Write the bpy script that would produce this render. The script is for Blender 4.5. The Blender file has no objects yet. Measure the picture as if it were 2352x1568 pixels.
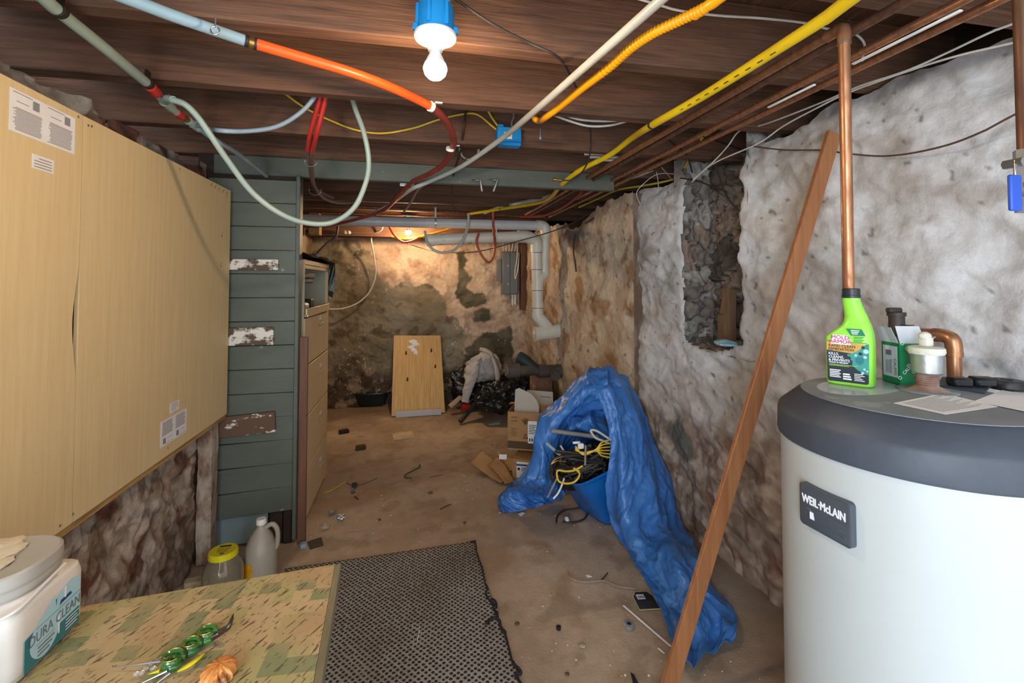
import bpy, bmesh, math, random
import numpy as np
from mathutils import Vector, Matrix, Euler
S = bpy.context.scene
C = S.collection
R = math.radians
PI = math.pi
rnd = random.Random(7)

# ------------------------------------------------------------------ camera, world, daylight, exposure
FPX = 1077.0            # focal length in pixels of the 2352 px wide frame
YAW, PITCH, HC = R(12.1), R(1.7), 1.5
PPY = 650 - FPX*math.tan(PITCH)
cam_d = bpy.data.cameras.new('camera')
cam_d.sensor_width = 36.0
cam_d.lens = 36.0*FPX/2352
cam_d.shift_y = -(784-PPY)/2352
cam_d.clip_start = 0.02
cam = bpy.data.objects.new('camera', cam_d)
cam.location = (0, 0, HC)
cam.rotation_euler = (R(90)+PITCH, 0, -YAW)
C.objects.link(cam)
S.camera = cam
S.view_settings.view_transform = 'Standard'
S.view_settings.look = 'None'
S.view_settings.gamma = 1.0
S.view_settings.use_curve_mapping = False
S.view_settings.exposure = 1.3
W = bpy.data.worlds.new('world'); S.world = W; W.use_nodes = True
W.node_tree.nodes['Background'].inputs[0].default_value = (0.93, 0.95, 1.0, 1)
W.node_tree.nodes['Background'].inputs[1].default_value = 1.2
def area(name, loc, target, sx, sy, power, col):
    d = bpy.data.lights.new(name, 'AREA'); d.shape = 'RECTANGLE'; d.size = sx; d.size_y = sy
    d.energy = power; d.color = col
    o = bpy.data.objects.new(name, d); o.location = loc
    o.rotation_euler = (Vector(target)-Vector(loc)).to_track_quat('-Z', 'Y').to_euler()
    C.objects.link(o); return o
# daylight from the doorway in the part of the cellar behind the photographer
area("daylight_doorway", (-0.95, -1.6, 1.35), (0.9, 2.0, 1.0), 0.9, 1.8, 30, (0.70, 0.87, 1.0))
EMIT_NEAR, EMIT_FAR = 250.0, 520.0

CAMR = Euler((R(90)+PITCH, 0, -YAW)).to_matrix()
def at(px, py, X=None, Y=None, Z=None, D=None):
    """a pixel of the photograph, cast onto a plane of the room"""
    d = CAMR @ Vector(((px-1176)/FPX, (PPY-py)/FPX, -1))
    if X is not None: t = X/d.x
    elif Y is not None: t = Y/d.y
    elif Z is not None: t = (Z-HC)/d.z
    else: t = D
    return Vector((0, 0, HC)) + d*t

# ------------------------------------------------------------------ noise
_rs = np.random.RandomState(3)
_perm = np.tile(_rs.permutation(256), 3)
_grad = _rs.normal(size=(256, 3)); _grad /= np.linalg.norm(_grad, axis=1)[:, None]
def perlin(x, y, z):
    x, y, z = np.broadcast_arrays(np.asarray(x, float), np.asarray(y, float), np.asarray(z, float))
    xi, yi, zi = np.floor(x).astype(int), np.floor(y).astype(int), np.floor(z).astype(int)
    xf, yf, zf = x-xi, y-yi, z-zi
    u, v, w = [t*t*t*(t*(t*6-15)+10) for t in (xf, yf, zf)]
    xi &= 255; yi &= 255; zi &= 255
    def g(dx, dy, dz):
        h = _perm[_perm[_perm[(xi+dx) & 255]+((yi+dy) & 255)]+((zi+dz) & 255)]
        gr = _grad[h]
        return gr[..., 0]*(xf-dx)+gr[..., 1]*(yf-dy)+gr[..., 2]*(zf-dz)
    def L(a, b, t): return a+(b-a)*t
    return L(L(L(g(0,0,0), g(1,0,0), u), L(g(0,1,0), g(1,1,0), u), v),
             L(L(g(0,0,1), g(1,0,1), u), L(g(0,1,1), g(1,1,1), u), v), w)*1.5
def fbm(x, y, z, o=4, gain=.5):
    s = 0; a = 1; f = 1
    for i in range(o):
        s = s+a*perlin(x*f+i*17.3, y*f+i*5.1, z*f+i*9.7); a *= gain; f *= 2.03
    return s
def worley(x, y, s=0):
    """distance to the nearest and second nearest feature point, and the cell's own number"""
    xi, yi = np.floor(x).astype(int), np.floor(y).astype(int)
    f1 = np.full(x.shape, 9.0); f2 = f1.copy(); cid = np.zeros(x.shape)
    for dx in (-1, 0, 1):
        for dy in (-1, 0, 1):
            h = _perm[_perm[(xi+dx+s) & 255]+((yi+dy) & 255)]
            px = xi+dx+.1+.8*_perm[h+1]/255; py = yi+dy+.1+.8*_perm[h+7]/255
            d = np.hypot(px-x, py-y)
            n = d < f1
            f2 = np.where(n, f1, np.minimum(f2, d)); cid = np.where(n, h/255., cid); f1 = np.where(n, d, f1)
    return f1, f2, cid
def sstep(a, b, x):
    t = np.clip((x-a)/(b-a), 0, 1); return t*t*(3-2*t)

# ------------------------------------------------------------------ materials
def lin(c):
    if isinstance(c, str):
        c = c.lstrip('#'); c = [int(c[i:i+2], 16)/255 for i in (0, 2, 4)]
    return tuple(((v/12.92) if v <= .04045 else ((v+.055)/1.055)**2.4) for v in c)+(1,)
def nodes(name):
    m = bpy.data.materials.new(name); m.use_nodes = True
    nt = m.node_tree
    return m, nt, nt.nodes['Principled BSDF'], (lambda t: nt.nodes.new(t)), nt.links.new
def mat(name, c1, c2=None, sc=6, st=(1, 1, 1), lo=.35, hi=.65, rough=.6, metal=0, bump=0, bsc=None, bst=None,
        c3=None, sc3=30, t3=.62, detail=5, dist=0, alpha=1, trans=0, ior=1.45, coat=0, sheen=0, spec=.5, rv=0, sss=0, emit=None, es=0):
    m, nt, P, N, L = nodes(name)
    P.inputs['Roughness'].default_value = rough; P.inputs['Metallic'].default_value = metal
    P.inputs['Alpha'].default_value = alpha; P.inputs['Transmission Weight'].default_value = trans
    P.inputs['IOR'].default_value = ior; P.inputs['Coat Weight'].default_value = coat
    P.inputs['Specular IOR Level'].default_value = spec
    P.inputs['Base Color'].default_value = lin(c1)
    if sss:
        P.inputs['Subsurface Weight'].default_value = sss; P.inputs['Subsurface Scale'].default_value = .02
    if emit is not None:
        P.inputs['Emission Color'].default_value = lin(emit); P.inputs['Emission Strength'].default_value = es
    tc = N('ShaderNodeTexCoord')
    def noise(scale, stretch, det=detail, d=dist):
        mp = N('ShaderNodeMapping'); mp.inputs['Scale'].default_value = stretch
        L(tc.outputs['Object'], mp.inputs[0])
        n = N('ShaderNodeTexNoise'); n.inputs['Scale'].default_value = scale; n.inputs['Detail'].default_value = det
        n.inputs['Roughness'].default_value = .6; n.inputs['Distortion'].default_value = d
        L(mp.outputs[0], n.inputs['Vector']); return n
    def ramp(n, a, b):
        r = N('ShaderNodeMapRange'); r.inputs[1].default_value = a; r.inputs[2].default_value = b
        L(n.outputs['Fac'], r.inputs[0]); return r
    out = None
    if c2 is not None:
        r = ramp(noise(sc, st), lo, hi)
        mx = N('ShaderNodeMix'); mx.data_type = 'RGBA'
        mx.inputs[6].default_value = lin(c1); mx.inputs[7].default_value = lin(c2)
        L(r.outputs[0], mx.inputs[0]); out = mx.outputs[2]
        if rv:
            rr = N('ShaderNodeMapRange'); rr.inputs[3].default_value = rough-rv; rr.inputs[4].default_value = rough+rv
            L(r.outputs[0], rr.inputs[0]); L(rr.outputs[0], P.inputs['Roughness'])
    if c3 is not None:
        r = ramp(noise(sc3, (1, 1, 1)), t3, t3+.04)
        mx = N('ShaderNodeMix'); mx.data_type = 'RGBA'
        if out: L(out, mx.inputs[6])
        else: mx.inputs[6].default_value = lin(c1)
        mx.inputs[7].default_value = lin(c3); L(r.outputs[0], mx.inputs[0]); out = mx.outputs[2]
    if out: L(out, P.inputs['Base Color'])
    if bump:
        n = noise(bsc or sc, bst or st, 6)
        b = N('ShaderNodeBump'); b.inputs['Strength'].default_value = min(1, bump); b.inputs['Distance'].default_value = .01*max(1, bump)
        L(n.outputs['Fac'], b.inputs['Height']); L(b.outputs[0], P.inputs['Normal'])
    return m
def attr_mat(name, rough=.85, bump=.5, bsc=40, vary=.25, vsc=25, fine=None):
    """colour laid down per point of the wall, broken up with fine noise and grit"""
    m, nt, P, N, L = nodes(name)
    P.inputs['Roughness'].default_value = rough; P.inputs['Specular IOR Level'].default_value = .25
    a = N('ShaderNodeVertexColor'); a.layer_name = 'paint'
    tc = N('ShaderNodeTexCoord')
    n = N('ShaderNodeTexNoise'); n.inputs['Scale'].default_value = vsc; n.inputs['Detail'].default_value = 8; n.inputs['Roughness'].default_value = .7
    L(tc.outputs['Object'], n.inputs['Vector'])
    r = N('ShaderNodeMapRange'); r.inputs[1].default_value = .3; r.inputs[2].default_value = .7
    r.inputs[3].default_value = 1-vary; r.inputs[4].default_value = 1+vary*.6
    L(n.outputs['Fac'], r.inputs[0])
    mx = N('ShaderNodeMix'); mx.data_type = 'RGBA'; mx.blend_type = 'MULTIPLY'; mx.inputs[0].default_value = 1
    L(a.outputs[0], mx.inputs[6]); L(r.outputs[0], mx.inputs[7])
    L(mx.outputs[2], P.inputs['Base Color'])
    n2 = N('ShaderNodeTexNoise'); n2.inputs['Scale'].default_value = bsc; n2.inputs['Detail'].default_value = 9; n2.inputs['Roughness'].default_value = .65
    L(tc.outputs['Object'], n2.inputs['Vector'])
    b = N('ShaderNodeBump'); b.inputs['Strength'].default_value = bump; b.inputs['Distance'].default_value = .012
    L(n2.outputs['Fac'], b.inputs['Height']); L(b.outputs[0], P.inputs['Normal'])
    return m

# ------------------------------------------------------------------ mesh building
def frame(o, x, y):
    x = Vector(x).normalized(); y = Vector(y); z = x.cross(y).normalized(); y = z.cross(x)
    return Matrix(((x.x, y.x, z.x, o[0]), (x.y, y.y, z.y, o[1]), (x.z, y.z, z.z, o[2]), (0, 0, 0, 1)))
def catmull(pts, n):
    if n <= 1 or len(pts) < 3: return [Vector(p) for p in pts]
    P = [Vector(p) for p in pts]; P = [P[0]*2-P[1]]+P+[P[-1]*2-P[-2]]
    out = []
    for i in range(1, len(P)-2):
        a, b, c, d = P[i-1:i+3]
        for k in range(n):
            t = k/n
            out.append(.5*((2*b)+(c-a)*t+(2*a-5*b+4*c-d)*t*t+(3*b-a-3*c+d)*t**3))
    out.append(P[-2]); return out
class MB:
    def __init__(s, m=None): s.v = []; s.f = []; s.mi = []; s.mats = []; s.cur = 0; s.use(m) if m else None
    def use(s, m):
        if m not in s.mats: s.mats.append(m)
        s.cur = s.mats.index(m); return s
    def add(s, vs, fs, M=None):
        o = len(s.v)
        s.v += [tuple(M @ Vector(v)) if M is not None else tuple(v) for v in vs]
        s.f += [tuple(i+o for i in f) for f in fs]; s.mi += [s.cur]*len(fs); return s
    def box(s, c, size, M=None, bev=0, seg=1):
        bm = bmesh.new(); bmesh.ops.create_cube(bm, size=1)
        for v in bm.verts: v.co = Vector((v.co.x*size[0], v.co.y*size[1], v.co.z*size[2]))+Vector(c)
        if bev: bmesh.ops.bevel(bm, geom=bm.edges[:], offset=bev, segments=seg, affect='EDGES', profile=.5)
        s.bm(bm, M); return s
    def bm(s, bm, M=None):
        bm.verts.index_update(); s.add([v.co for v in bm.verts], [[v.index for v in f.verts] for f in bm.faces], M); bm.free()
    def span(s, a, b, **k):
        a = Vector(a); b = Vector(b); return s.box((a+b)/2, [abs(x) for x in (b-a)], **k)
    def tube(s, pts, r, seg=10, sub=6, closed=False, cap=True, flat=1, M=None):
        P = catmull(pts, sub)
        if closed: P = P[:-1] if (P[0]-P[-1]).length < 1e-5 else P
        n = len(P); rr = r if callable(r) else (lambda t: r)
        T = [(P[(i+1) % n if closed else min(i+1, n-1)]-P[(i-1) % n if closed else max(i-1, 0)]).normalized() for i in range(n)]
        u = T[0].orthogonal().normalized() if abs(T[0].z) > .95 else T[0].cross(Vector((0, 0, 1))).normalized()
        vs = []; fs = []
        for i in range(n):
            u = (u-T[i]*u.dot(T[i])).normalized(); w = T[i].cross(u)
            ra = rr(i/max(1, n-1))
            for k in range(seg):
                a = 2*PI*k/seg; vs.append(P[i]+u*(math.cos(a)*ra)+w*(math.sin(a)*ra*flat))
        for i in range(n if closed else n-1):
            j = (i+1) % n
            for k in range(seg):
                k2 = (k+1) % seg; fs.append((i*seg+k, i*seg+k2, j*seg+k2, j*seg+k))
        if cap and not closed:
            fs.append(tuple(range(seg))[::-1]); fs.append(tuple((n-1)*seg+k for k in range(seg)))
        return s.add(vs, fs, M)
    def cyl(s, a, b, r, seg=20, r2=None, M=None):
        r2 = r if r2 is None else r2
        return s.tube([a, b], lambda t: r+(r2-r)*t, seg, 1, M=M)
    def lathe(s, prof, c=(0, 0, 0), seg=32, M=None, sx=1, sy=1):
        vs = []; fs = []; n = len(prof)
        for r, z in prof:
            for k in range(seg):
                a = 2*PI*k/seg; vs.append((c[0]+max(r, 1e-5)*math.cos(a)*sx, c[1]+max(r, 1e-5)*math.sin(a)*sy, c[2]+z))
        for i in range(n-1):
            for k in range(seg):
                k2 = (k+1) % seg; fs.append((i*seg+k, i*seg+k2, (i+1)*seg+k2, (i+1)*seg+k))
        if prof[0][0] > 1e-4: fs.append(tuple(range(seg))[::-1])
        if prof[-1][0] > 1e-4: fs.append(tuple((n-1)*seg+k for k in range(seg)))
        return s.add(vs, fs, M)
    def prism(s, poly, h, M=None, z0=0):
        n = len(poly)
        vs = [(x, y, z0) for x, y in poly]+[(x, y, z0+h) for x, y in poly]
        fs = [tuple(range(n))[::-1], tuple(range(n, 2*n))]+[(i, (i+1) % n, n+(i+1) % n, n+i) for i in range(n)]
        return s.add(vs, fs, M)
    def quad(s, x0, y0, x1, y1, M=None, z=0, h=.0004):
        return s.prism([(x0, y0), (x1, y0), (x1, y1), (x0, y1)], h, M, z)
    def ball(s, c, r, seg=16, rings=10, M=None, jit=0, js=3):
        r = (r, r, r) if not hasattr(r, '__len__') else r
        vs = []; fs = []
        for i in range(rings+1):
            t = PI*i/rings
            for k in range(seg):
                a = 2*PI*k/seg; d = Vector((math.sin(t)*math.cos(a), math.sin(t)*math.sin(a), math.cos(t)))
                q = 1+(jit*float(fbm(d.x*js+c[0]*9, d.y*js+c[1]*9, d.z*js+c[2]*9, 3)) if jit else 0)
                vs.append((c[0]+d.x*r[0]*q, c[1]+d.y*r[1]*q, c[2]+d.z*r[2]*q))
        for i in range(rings):
            for k in range(seg):
                k2 = (k+1) % seg; fs.append((i*seg+k, (i+1)*seg+k, (i+1)*seg+k2, i*seg+k2))
        return s.add(vs, fs, M)
    def grid(s, nu, nv, fn, M=None, closed_u=False):
        vs = [fn(i/(nu if closed_u else nu-1), j/(nv-1)) for j in range(nv) for i in range(nu)]
        fs = []
        for j in range(nv-1):
            for i in range(nu if closed_u else nu-1):
                i2 = (i+1) % nu; fs.append((j*nu+i, j*nu+i2, (j+1)*nu+i2, (j+1)*nu+i))
        return s.add(vs, fs, M)
    def text(s, txt, size, M, align='CENTER', depth=.0004, sx=1, bold=0, fit=None):
        cu = bpy.data.curves.new('t', 'FONT'); cu.body = txt; cu.size = size; cu.align_x = align; cu.align_y = 'CENTER'
        cu.resolution_u = 3
        o = bpy.data.objects.new('t', cu); C.objects.link(o)
        dg = bpy.context.evaluated_depsgraph_get(); me = o.evaluated_get(dg).to_mesh()
        if fit: xs = [v.co.x for v in me.vertices]; sx = fit/(max(xs)-min(xs))
        vs = [(v.co.x*sx, v.co.y, depth) for v in me.vertices]; fs = [tuple(p.vertices) for p in me.polygons]
        o.evaluated_get(dg).to_mesh_clear(); bpy.data.objects.remove(o); bpy.data.curves.remove(cu)
        if bold:
            for dx, dy in ((-bold, 0), (bold, 0), (0, bold), (0, -bold)): s.add([(v[0]+dx, v[1]+dy, v[2]+.00002*(1+(dx > 0)+2*(dy > 0)+(dy < 0))) for v in vs], fs, M)
        return s.add(vs, fs, M)
    def build(s, name, parent=None, loc=None, smooth=True, ang=38, recalc=True, label=None, merge=False):
        if parent is not None:
            q = parent; o = Vector((0, 0, 0))
            while q is not None: o += q.location; q = q.parent
        elif loc is not None: o = Vector(loc)
        else:
            a = np.array(s.v); lo = a.min(0); hi = a.max(0); o = Vector(((lo[0]+hi[0])/2, (lo[1]+hi[1])/2, lo[2]))
        me = bpy.data.meshes.new(name)
        me.from_pydata([(v[0]-o.x, v[1]-o.y, v[2]-o.z) for v in s.v], [], s.f)
        for m in s.mats: me.materials.append(m)
        me.polygons.foreach_set('material_index', s.mi)
        if recalc or merge:
            bm = bmesh.new(); bm.from_mesh(me)
            if merge: bmesh.ops.remove_doubles(bm, verts=bm.verts, dist=1e-5)
            bmesh.ops.recalc_face_normals(bm, faces=bm.faces); bm.to_mesh(me); bm.free()
        if smooth:
            me.polygons.foreach_set('use_smooth', [True]*len(me.polygons)); me.set_sharp_from_angle(angle=R(ang))
        me.update()
        ob = bpy.data.objects.new(name, me); C.objects.link(ob)
        if parent is not None: ob.parent = parent
        else: ob.location = o
        if label: ob['label'] = label
        return ob
def tag(o, label, cat, group=None):
    o['label'] = label; o['category'] = cat
    if group: o['group'] = group
    return o
def thing(name, label, cat, loc=(0, 0, 0), group=None):
    o = bpy.data.objects.new(name, None); o.empty_display_size = .05; C.objects.link(o); o.location = loc
    return tag(o, label, cat, group)
def struct(o): o['kind'] = 'structure'; return o
def copytree(o, parent=None):
    c = o.copy(); C.objects.link(c)
    if parent is not None: c.parent = parent
    for ch in list(o.children): copytree(ch, c)
    return c
def surf(name, nu, nv, P, col, m, keep=None):
    """a wall as a fine grid: P and col are (nv, nu, 3) arrays, keep says which cells stay"""
    idx = np.arange(nu*nv).reshape(nv, nu)
    q = np.stack([idx[:-1, :-1], idx[:-1, 1:], idx[1:, 1:], idx[1:, :-1]], -1)
    q = q[keep] if keep is not None else q.reshape(-1, 4)
    used, inv = np.unique(q, return_inverse=True); q = inv.reshape(-1, 4)
    P = P.reshape(-1, 3)[used]; col = col.reshape(-1, 3)[used]
    me = bpy.data.meshes.new(name)
    me.from_pydata(P.tolist(), [], q.tolist())
    ca = me.color_attributes.new('paint', 'FLOAT_COLOR', 'POINT')
    c4 = np.ones((len(used), 4)); c4[:, :3] = col
    ca.data.foreach_set('color', c4.ravel())
    me.materials.append(m); me.polygons.foreach_set('use_smooth', [True]*len(me.polygons)); me.update()
    o = bpy.data.objects.new(name, me); C.objects.link(o)
    return struct(o)
def rgb(h): return np.array(lin(h)[:3])
def mixc(a, b, t): return a*(1-t[..., None])+b*t[..., None]
# ================================================================== the cellar itself
M_wood_dark = mat('joist_wood', '#74513c', '#4c3527', 5, (.7, 11, 11), .3, .7, .75, bump=.4, bsc=9, bst=(.7, 14, 14))
M_wood_plank = mat('subfloor_wood', '#644430', '#3f2a1e', 5, (9, .6, 9), .3, .7, .8, bump=.3)
M_sill = mat('sill_wood', '#3a2b20', '#241a13', 6, (2, 2, 6), .3, .7, .85, bump=.4)
M_green = mat('green_paint', '#5a6056', '#4d5349', 3, (1, 1, 3), .3, .7, .55, bump=.15, bsc=14, c3='#8d8f86', sc3=9, t3=.70)
M_bluegrey = mat('blue_grey_paint', '#7e8f92', '#6d7d80', 4, rough=.6, bump=.1)
M_rightwall = attr_mat('whitewashed_stone', .85, .45, 34, .16, 30)
M_rub = attr_mat('rubble_stone', .95, 1.0, 30, .3, 28)
M_floor = attr_mat('concrete', .8, .25, 60, .16, 14)

def warp(a, b, amt, f, k=0):
    return a+amt*fbm(a*f+k, b*f, 3.3, 4), b+amt*fbm(a*f+50+k, b*f, 7.7, 4)
def inpoly(x, y, poly):
    c = np.zeros(x.shape, bool); n = len(poly); j = n-1
    for i in range(n):
        xi, yi = poly[i]; xj, yj = poly[j]
        if yi != yj:
            c ^= ((yi > y) != (yj > y)) & (x < (xj-xi)*(y-yi)/(yj-yi)+xi)
        j = i
    return c.astype(float)
def blur(a, n=1):
    for _ in range(n):
        p = np.pad(a, 1, mode='edge')
        a = (p[1:-1, 1:-1]*2+p[:-2, 1:-1]+p[2:, 1:-1]+p[1:-1, :-2]+p[1:-1, 2:])/6
    return a

# floor -------------------------------------------------------------
def build_floor():
    nx, ny = 190, 340
    x, y = np.meshgrid(np.linspace(-1.7, 2.15, nx), np.linspace(-.9, 6.3, ny))
    z = .004*fbm(x*2, y*2, 0, 4)-.002
    c = mixc(rgb('#b5a18c'), rgb('#a08c79'), sstep(-.3, .35, fbm(x*1.1, y*1.1, 2, 5)))
    c = mixc(c, rgb('#b4aca1'), .75*sstep(-.05, .4, fbm(x*1.6+4, y*.9, 5, 5))*sstep(3.6, 1.8, y))
    c = mixc(c, rgb('#96795b'), .45*sstep(.2, .45, fbm(x*2.2, y*2.2, 9, 4)))
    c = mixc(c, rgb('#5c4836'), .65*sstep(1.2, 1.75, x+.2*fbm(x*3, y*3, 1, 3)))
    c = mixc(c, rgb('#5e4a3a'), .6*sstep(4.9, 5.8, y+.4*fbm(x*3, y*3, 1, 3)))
    c = mixc(c, rgb('#7c6957'), .4*sstep(.28, .5, fbm(x*5, y*5, 4, 4)))
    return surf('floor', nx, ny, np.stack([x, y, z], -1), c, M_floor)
build_floor()

# right hand wall, near stretch with the broken niche ----------------
NY0, NY1, NZ0, NZ1 = 2.16, 2.66, 1.19, 2.6
def xr(y): return 1.71-.06*(y-1.9)
def build_right():
    ny, nz = 300, 200
    y, z = np.meshgrid(np.linspace(-.2, 3.20, ny), np.linspace(-.03, 2.29, nz))
    top = 2.205+.045*sstep(2.1, 1.4, y)+.03*fbm(y*4, 0, 8, 4)-.03*(y > 2.66)
    z = np.minimum(z, top)
    n1 = fbm(y*1.6, z*1.9, 0, 3); n2 = fbm(y*4+z*1.5, z*6-y*1.2, 3, 4); n3 = fbm(y*14+z*6, z*20-y*6, 5, 3)
    rg = 1-2*np.abs(fbm(y*2.6+z*1.9, z*5.2-y*2.6, 7, 3))
    x = xr(y)+.032*n1-.020*n2-.0022*n3-.012*rg+.04*sstep(2.05, 2.2, z)
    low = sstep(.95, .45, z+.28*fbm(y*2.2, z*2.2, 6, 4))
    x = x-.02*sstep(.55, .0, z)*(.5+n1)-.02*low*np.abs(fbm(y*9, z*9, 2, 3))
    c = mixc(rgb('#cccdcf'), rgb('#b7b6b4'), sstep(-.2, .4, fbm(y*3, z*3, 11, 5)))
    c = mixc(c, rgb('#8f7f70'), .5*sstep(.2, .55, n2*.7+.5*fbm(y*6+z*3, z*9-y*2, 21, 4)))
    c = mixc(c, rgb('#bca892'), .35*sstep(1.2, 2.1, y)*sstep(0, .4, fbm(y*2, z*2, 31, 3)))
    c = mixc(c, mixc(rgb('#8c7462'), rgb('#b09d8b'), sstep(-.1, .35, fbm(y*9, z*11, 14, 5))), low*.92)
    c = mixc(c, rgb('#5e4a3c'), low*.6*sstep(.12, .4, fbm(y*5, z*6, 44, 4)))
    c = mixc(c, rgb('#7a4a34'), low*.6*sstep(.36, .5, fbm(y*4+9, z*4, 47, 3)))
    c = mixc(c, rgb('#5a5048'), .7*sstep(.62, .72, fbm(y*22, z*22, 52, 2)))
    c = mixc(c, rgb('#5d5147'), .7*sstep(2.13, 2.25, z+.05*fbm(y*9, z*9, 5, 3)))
    P_ = Vector(at(1560, 1010, X=1.66)); q = inpoly(*warp(y, z, .03, 9), [(P_.y-.10, P_.z+.08), (P_.y+.03, P_.z+.12), (P_.y+.12, P_.z+.02), (P_.y-.02, P_.z-.09), (P_.y-.16, P_.z-.1)])
    c = mixc(c, rgb('#6c685f'), blur(q))
    wy, wz = warp(y, z, .028, 6)
    hole = (wy > NY0) & (wy < NY1) & (wz > NZ0) | ((y-2.43)**2/.22**2+(z-NZ0)**2/.07**2 < 1)
    keep = ~(hole[:-1, :-1] | hole[1:, :-1] | hole[:-1, 1:] | hole[1:, 1:])
    edge = blur(hole.astype(float), 5)
    x = x+.035*edge
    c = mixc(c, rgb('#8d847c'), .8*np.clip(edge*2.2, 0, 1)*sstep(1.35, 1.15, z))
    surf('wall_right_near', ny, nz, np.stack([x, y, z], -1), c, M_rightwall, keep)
def rubble(name, o, eu, ev, en, lu, lv, nu, nv, sc, amp, cols, seed=0, dark=.9, m=None):
    u, v = np.meshgrid(np.linspace(0, lu, nu), np.linspace(0, lv, nv))
    a, b = warp(u, v, .10, 5, seed)
    a, b = warp(a, b, .025, 18, seed)
    f1, f2, cid = worley(a*sc*.75+seed, b*sc*1.15, seed)
    gap = sstep(.0, .10, f2-f1)
    h = amp*(gap*.5+(cid-.5)*.9*gap+.35*fbm(u*12, v*12, seed, 4))*sstep(-.01, .07, u)
    P = np.array(o)+u[..., None]*np.array(eu)+v[..., None]*np.array(ev)+h[..., None]*np.array(en)
    k = (cid*len(cols)).astype(int) % len(cols)
    c = np.array([rgb(q) for q in cols])[k]
    c = c*(1+.25*fbm(u*10, v*10, 4+seed, 4))[..., None]
    c = mixc(rgb('#3a332c'), c, gap*dark+1-dark)
    return surf(name, nu, nv, P, np.clip(c, .005, 1), m or M_rub)
build_right()
GREY = ['#a9a49d', '#8f8982', '#7f736b', '#917f72', '#a39d96', '#80776f']
rubble('wall_niche_jamb', (1.675, NY1+.10, 1.05), (1, 0, 0), (0, 0, 1), (0, -1, 0), .6, 1.25, 70, 120, 9, .07, GREY, 5)
rubble('wall_niche_back', (2.0, 2.05, 1.05), (0, 1, 0), (0, 0, 1), (-1, 0, 0), .75, 1.25, 70, 120, 8, .10, GREY[1:4]+['#5a5148'], 9)
rubble('wall_niche_sill', (1.675, 2.05, NZ0-.085), (1, 0, 0), (0, 1, 0), (0, 0, 1), .5, .75, 50, 60, 10, .05, GREY, 3)
rubble('wall_niche_side', (1.70, NY0-.05, 1.05), (1, 0, 0), (0, 0, 1), (0, 1, 0), .5, 1.25, 40, 90, 9, .04, GREY, 2)

def build_right_far():
    ny, nz = 270, 190
    y, z = np.meshgrid(np.linspace(3.16, 6.15, ny), np.linspace(-.03, 2.2, nz))
    top = 2.17-.05*sstep(3.4, 4.3, y)+.05*fbm(y*5, 0, 8, 4)-.10*np.exp(-((y-4.25)/.28)**2)
    z = np.minimum(z, top)
    n1 = fbm(y*1.7, z*2, 60, 3); n2 = fbm(y*5+z*2, z*7-y*1.5, 63, 4); n3 = fbm(y*16, z*20, 65, 3)
    x = 1.585-.0475*(y-3.16)+(.024*n1-.016*n2-.003*n3)*sstep(3.16, 3.3, y)
    
    c = mixc(rgb('#cdbda8'), rgb('#b8a48d'), sstep(-.2, .4, fbm(y*3, z*3, 71, 5)))
    c = mixc(c, rgb('#9a6f45'), .75*sstep(.18, .5, fbm(y*3, z*3.4, 73, 5)))
    c = mixc(c, rgb('#7f6a58'), .7*sstep(.25, .55, n2*.6+.5*fbm(y*8, z*9, 75, 4)))
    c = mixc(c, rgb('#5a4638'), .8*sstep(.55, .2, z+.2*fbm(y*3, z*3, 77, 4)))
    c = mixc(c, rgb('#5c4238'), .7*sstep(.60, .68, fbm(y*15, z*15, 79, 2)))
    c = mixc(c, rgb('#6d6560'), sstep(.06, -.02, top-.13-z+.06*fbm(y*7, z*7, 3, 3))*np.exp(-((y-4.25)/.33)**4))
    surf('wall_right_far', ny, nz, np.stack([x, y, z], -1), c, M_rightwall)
    # the return where the wall steps back, in darker browns
    n, k = 10, 150
    u, z = np.meshgrid(np.linspace(0, 1, n), np.linspace(-.03, 2.16, k))
    P = np.stack([1.585+.13*u, 3.16-.014*u*(1+fbm(u*3, z*5, 1, 4)), z], -1)
    c = mixc(rgb('#7d6c5e'), rgb('#655245'), sstep(-.2, .3, fbm(u*2, z*4, 9, 4)))
    surf('wall_right_return', n, k, P, c, M_rightwall)
build_right_far()

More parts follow.
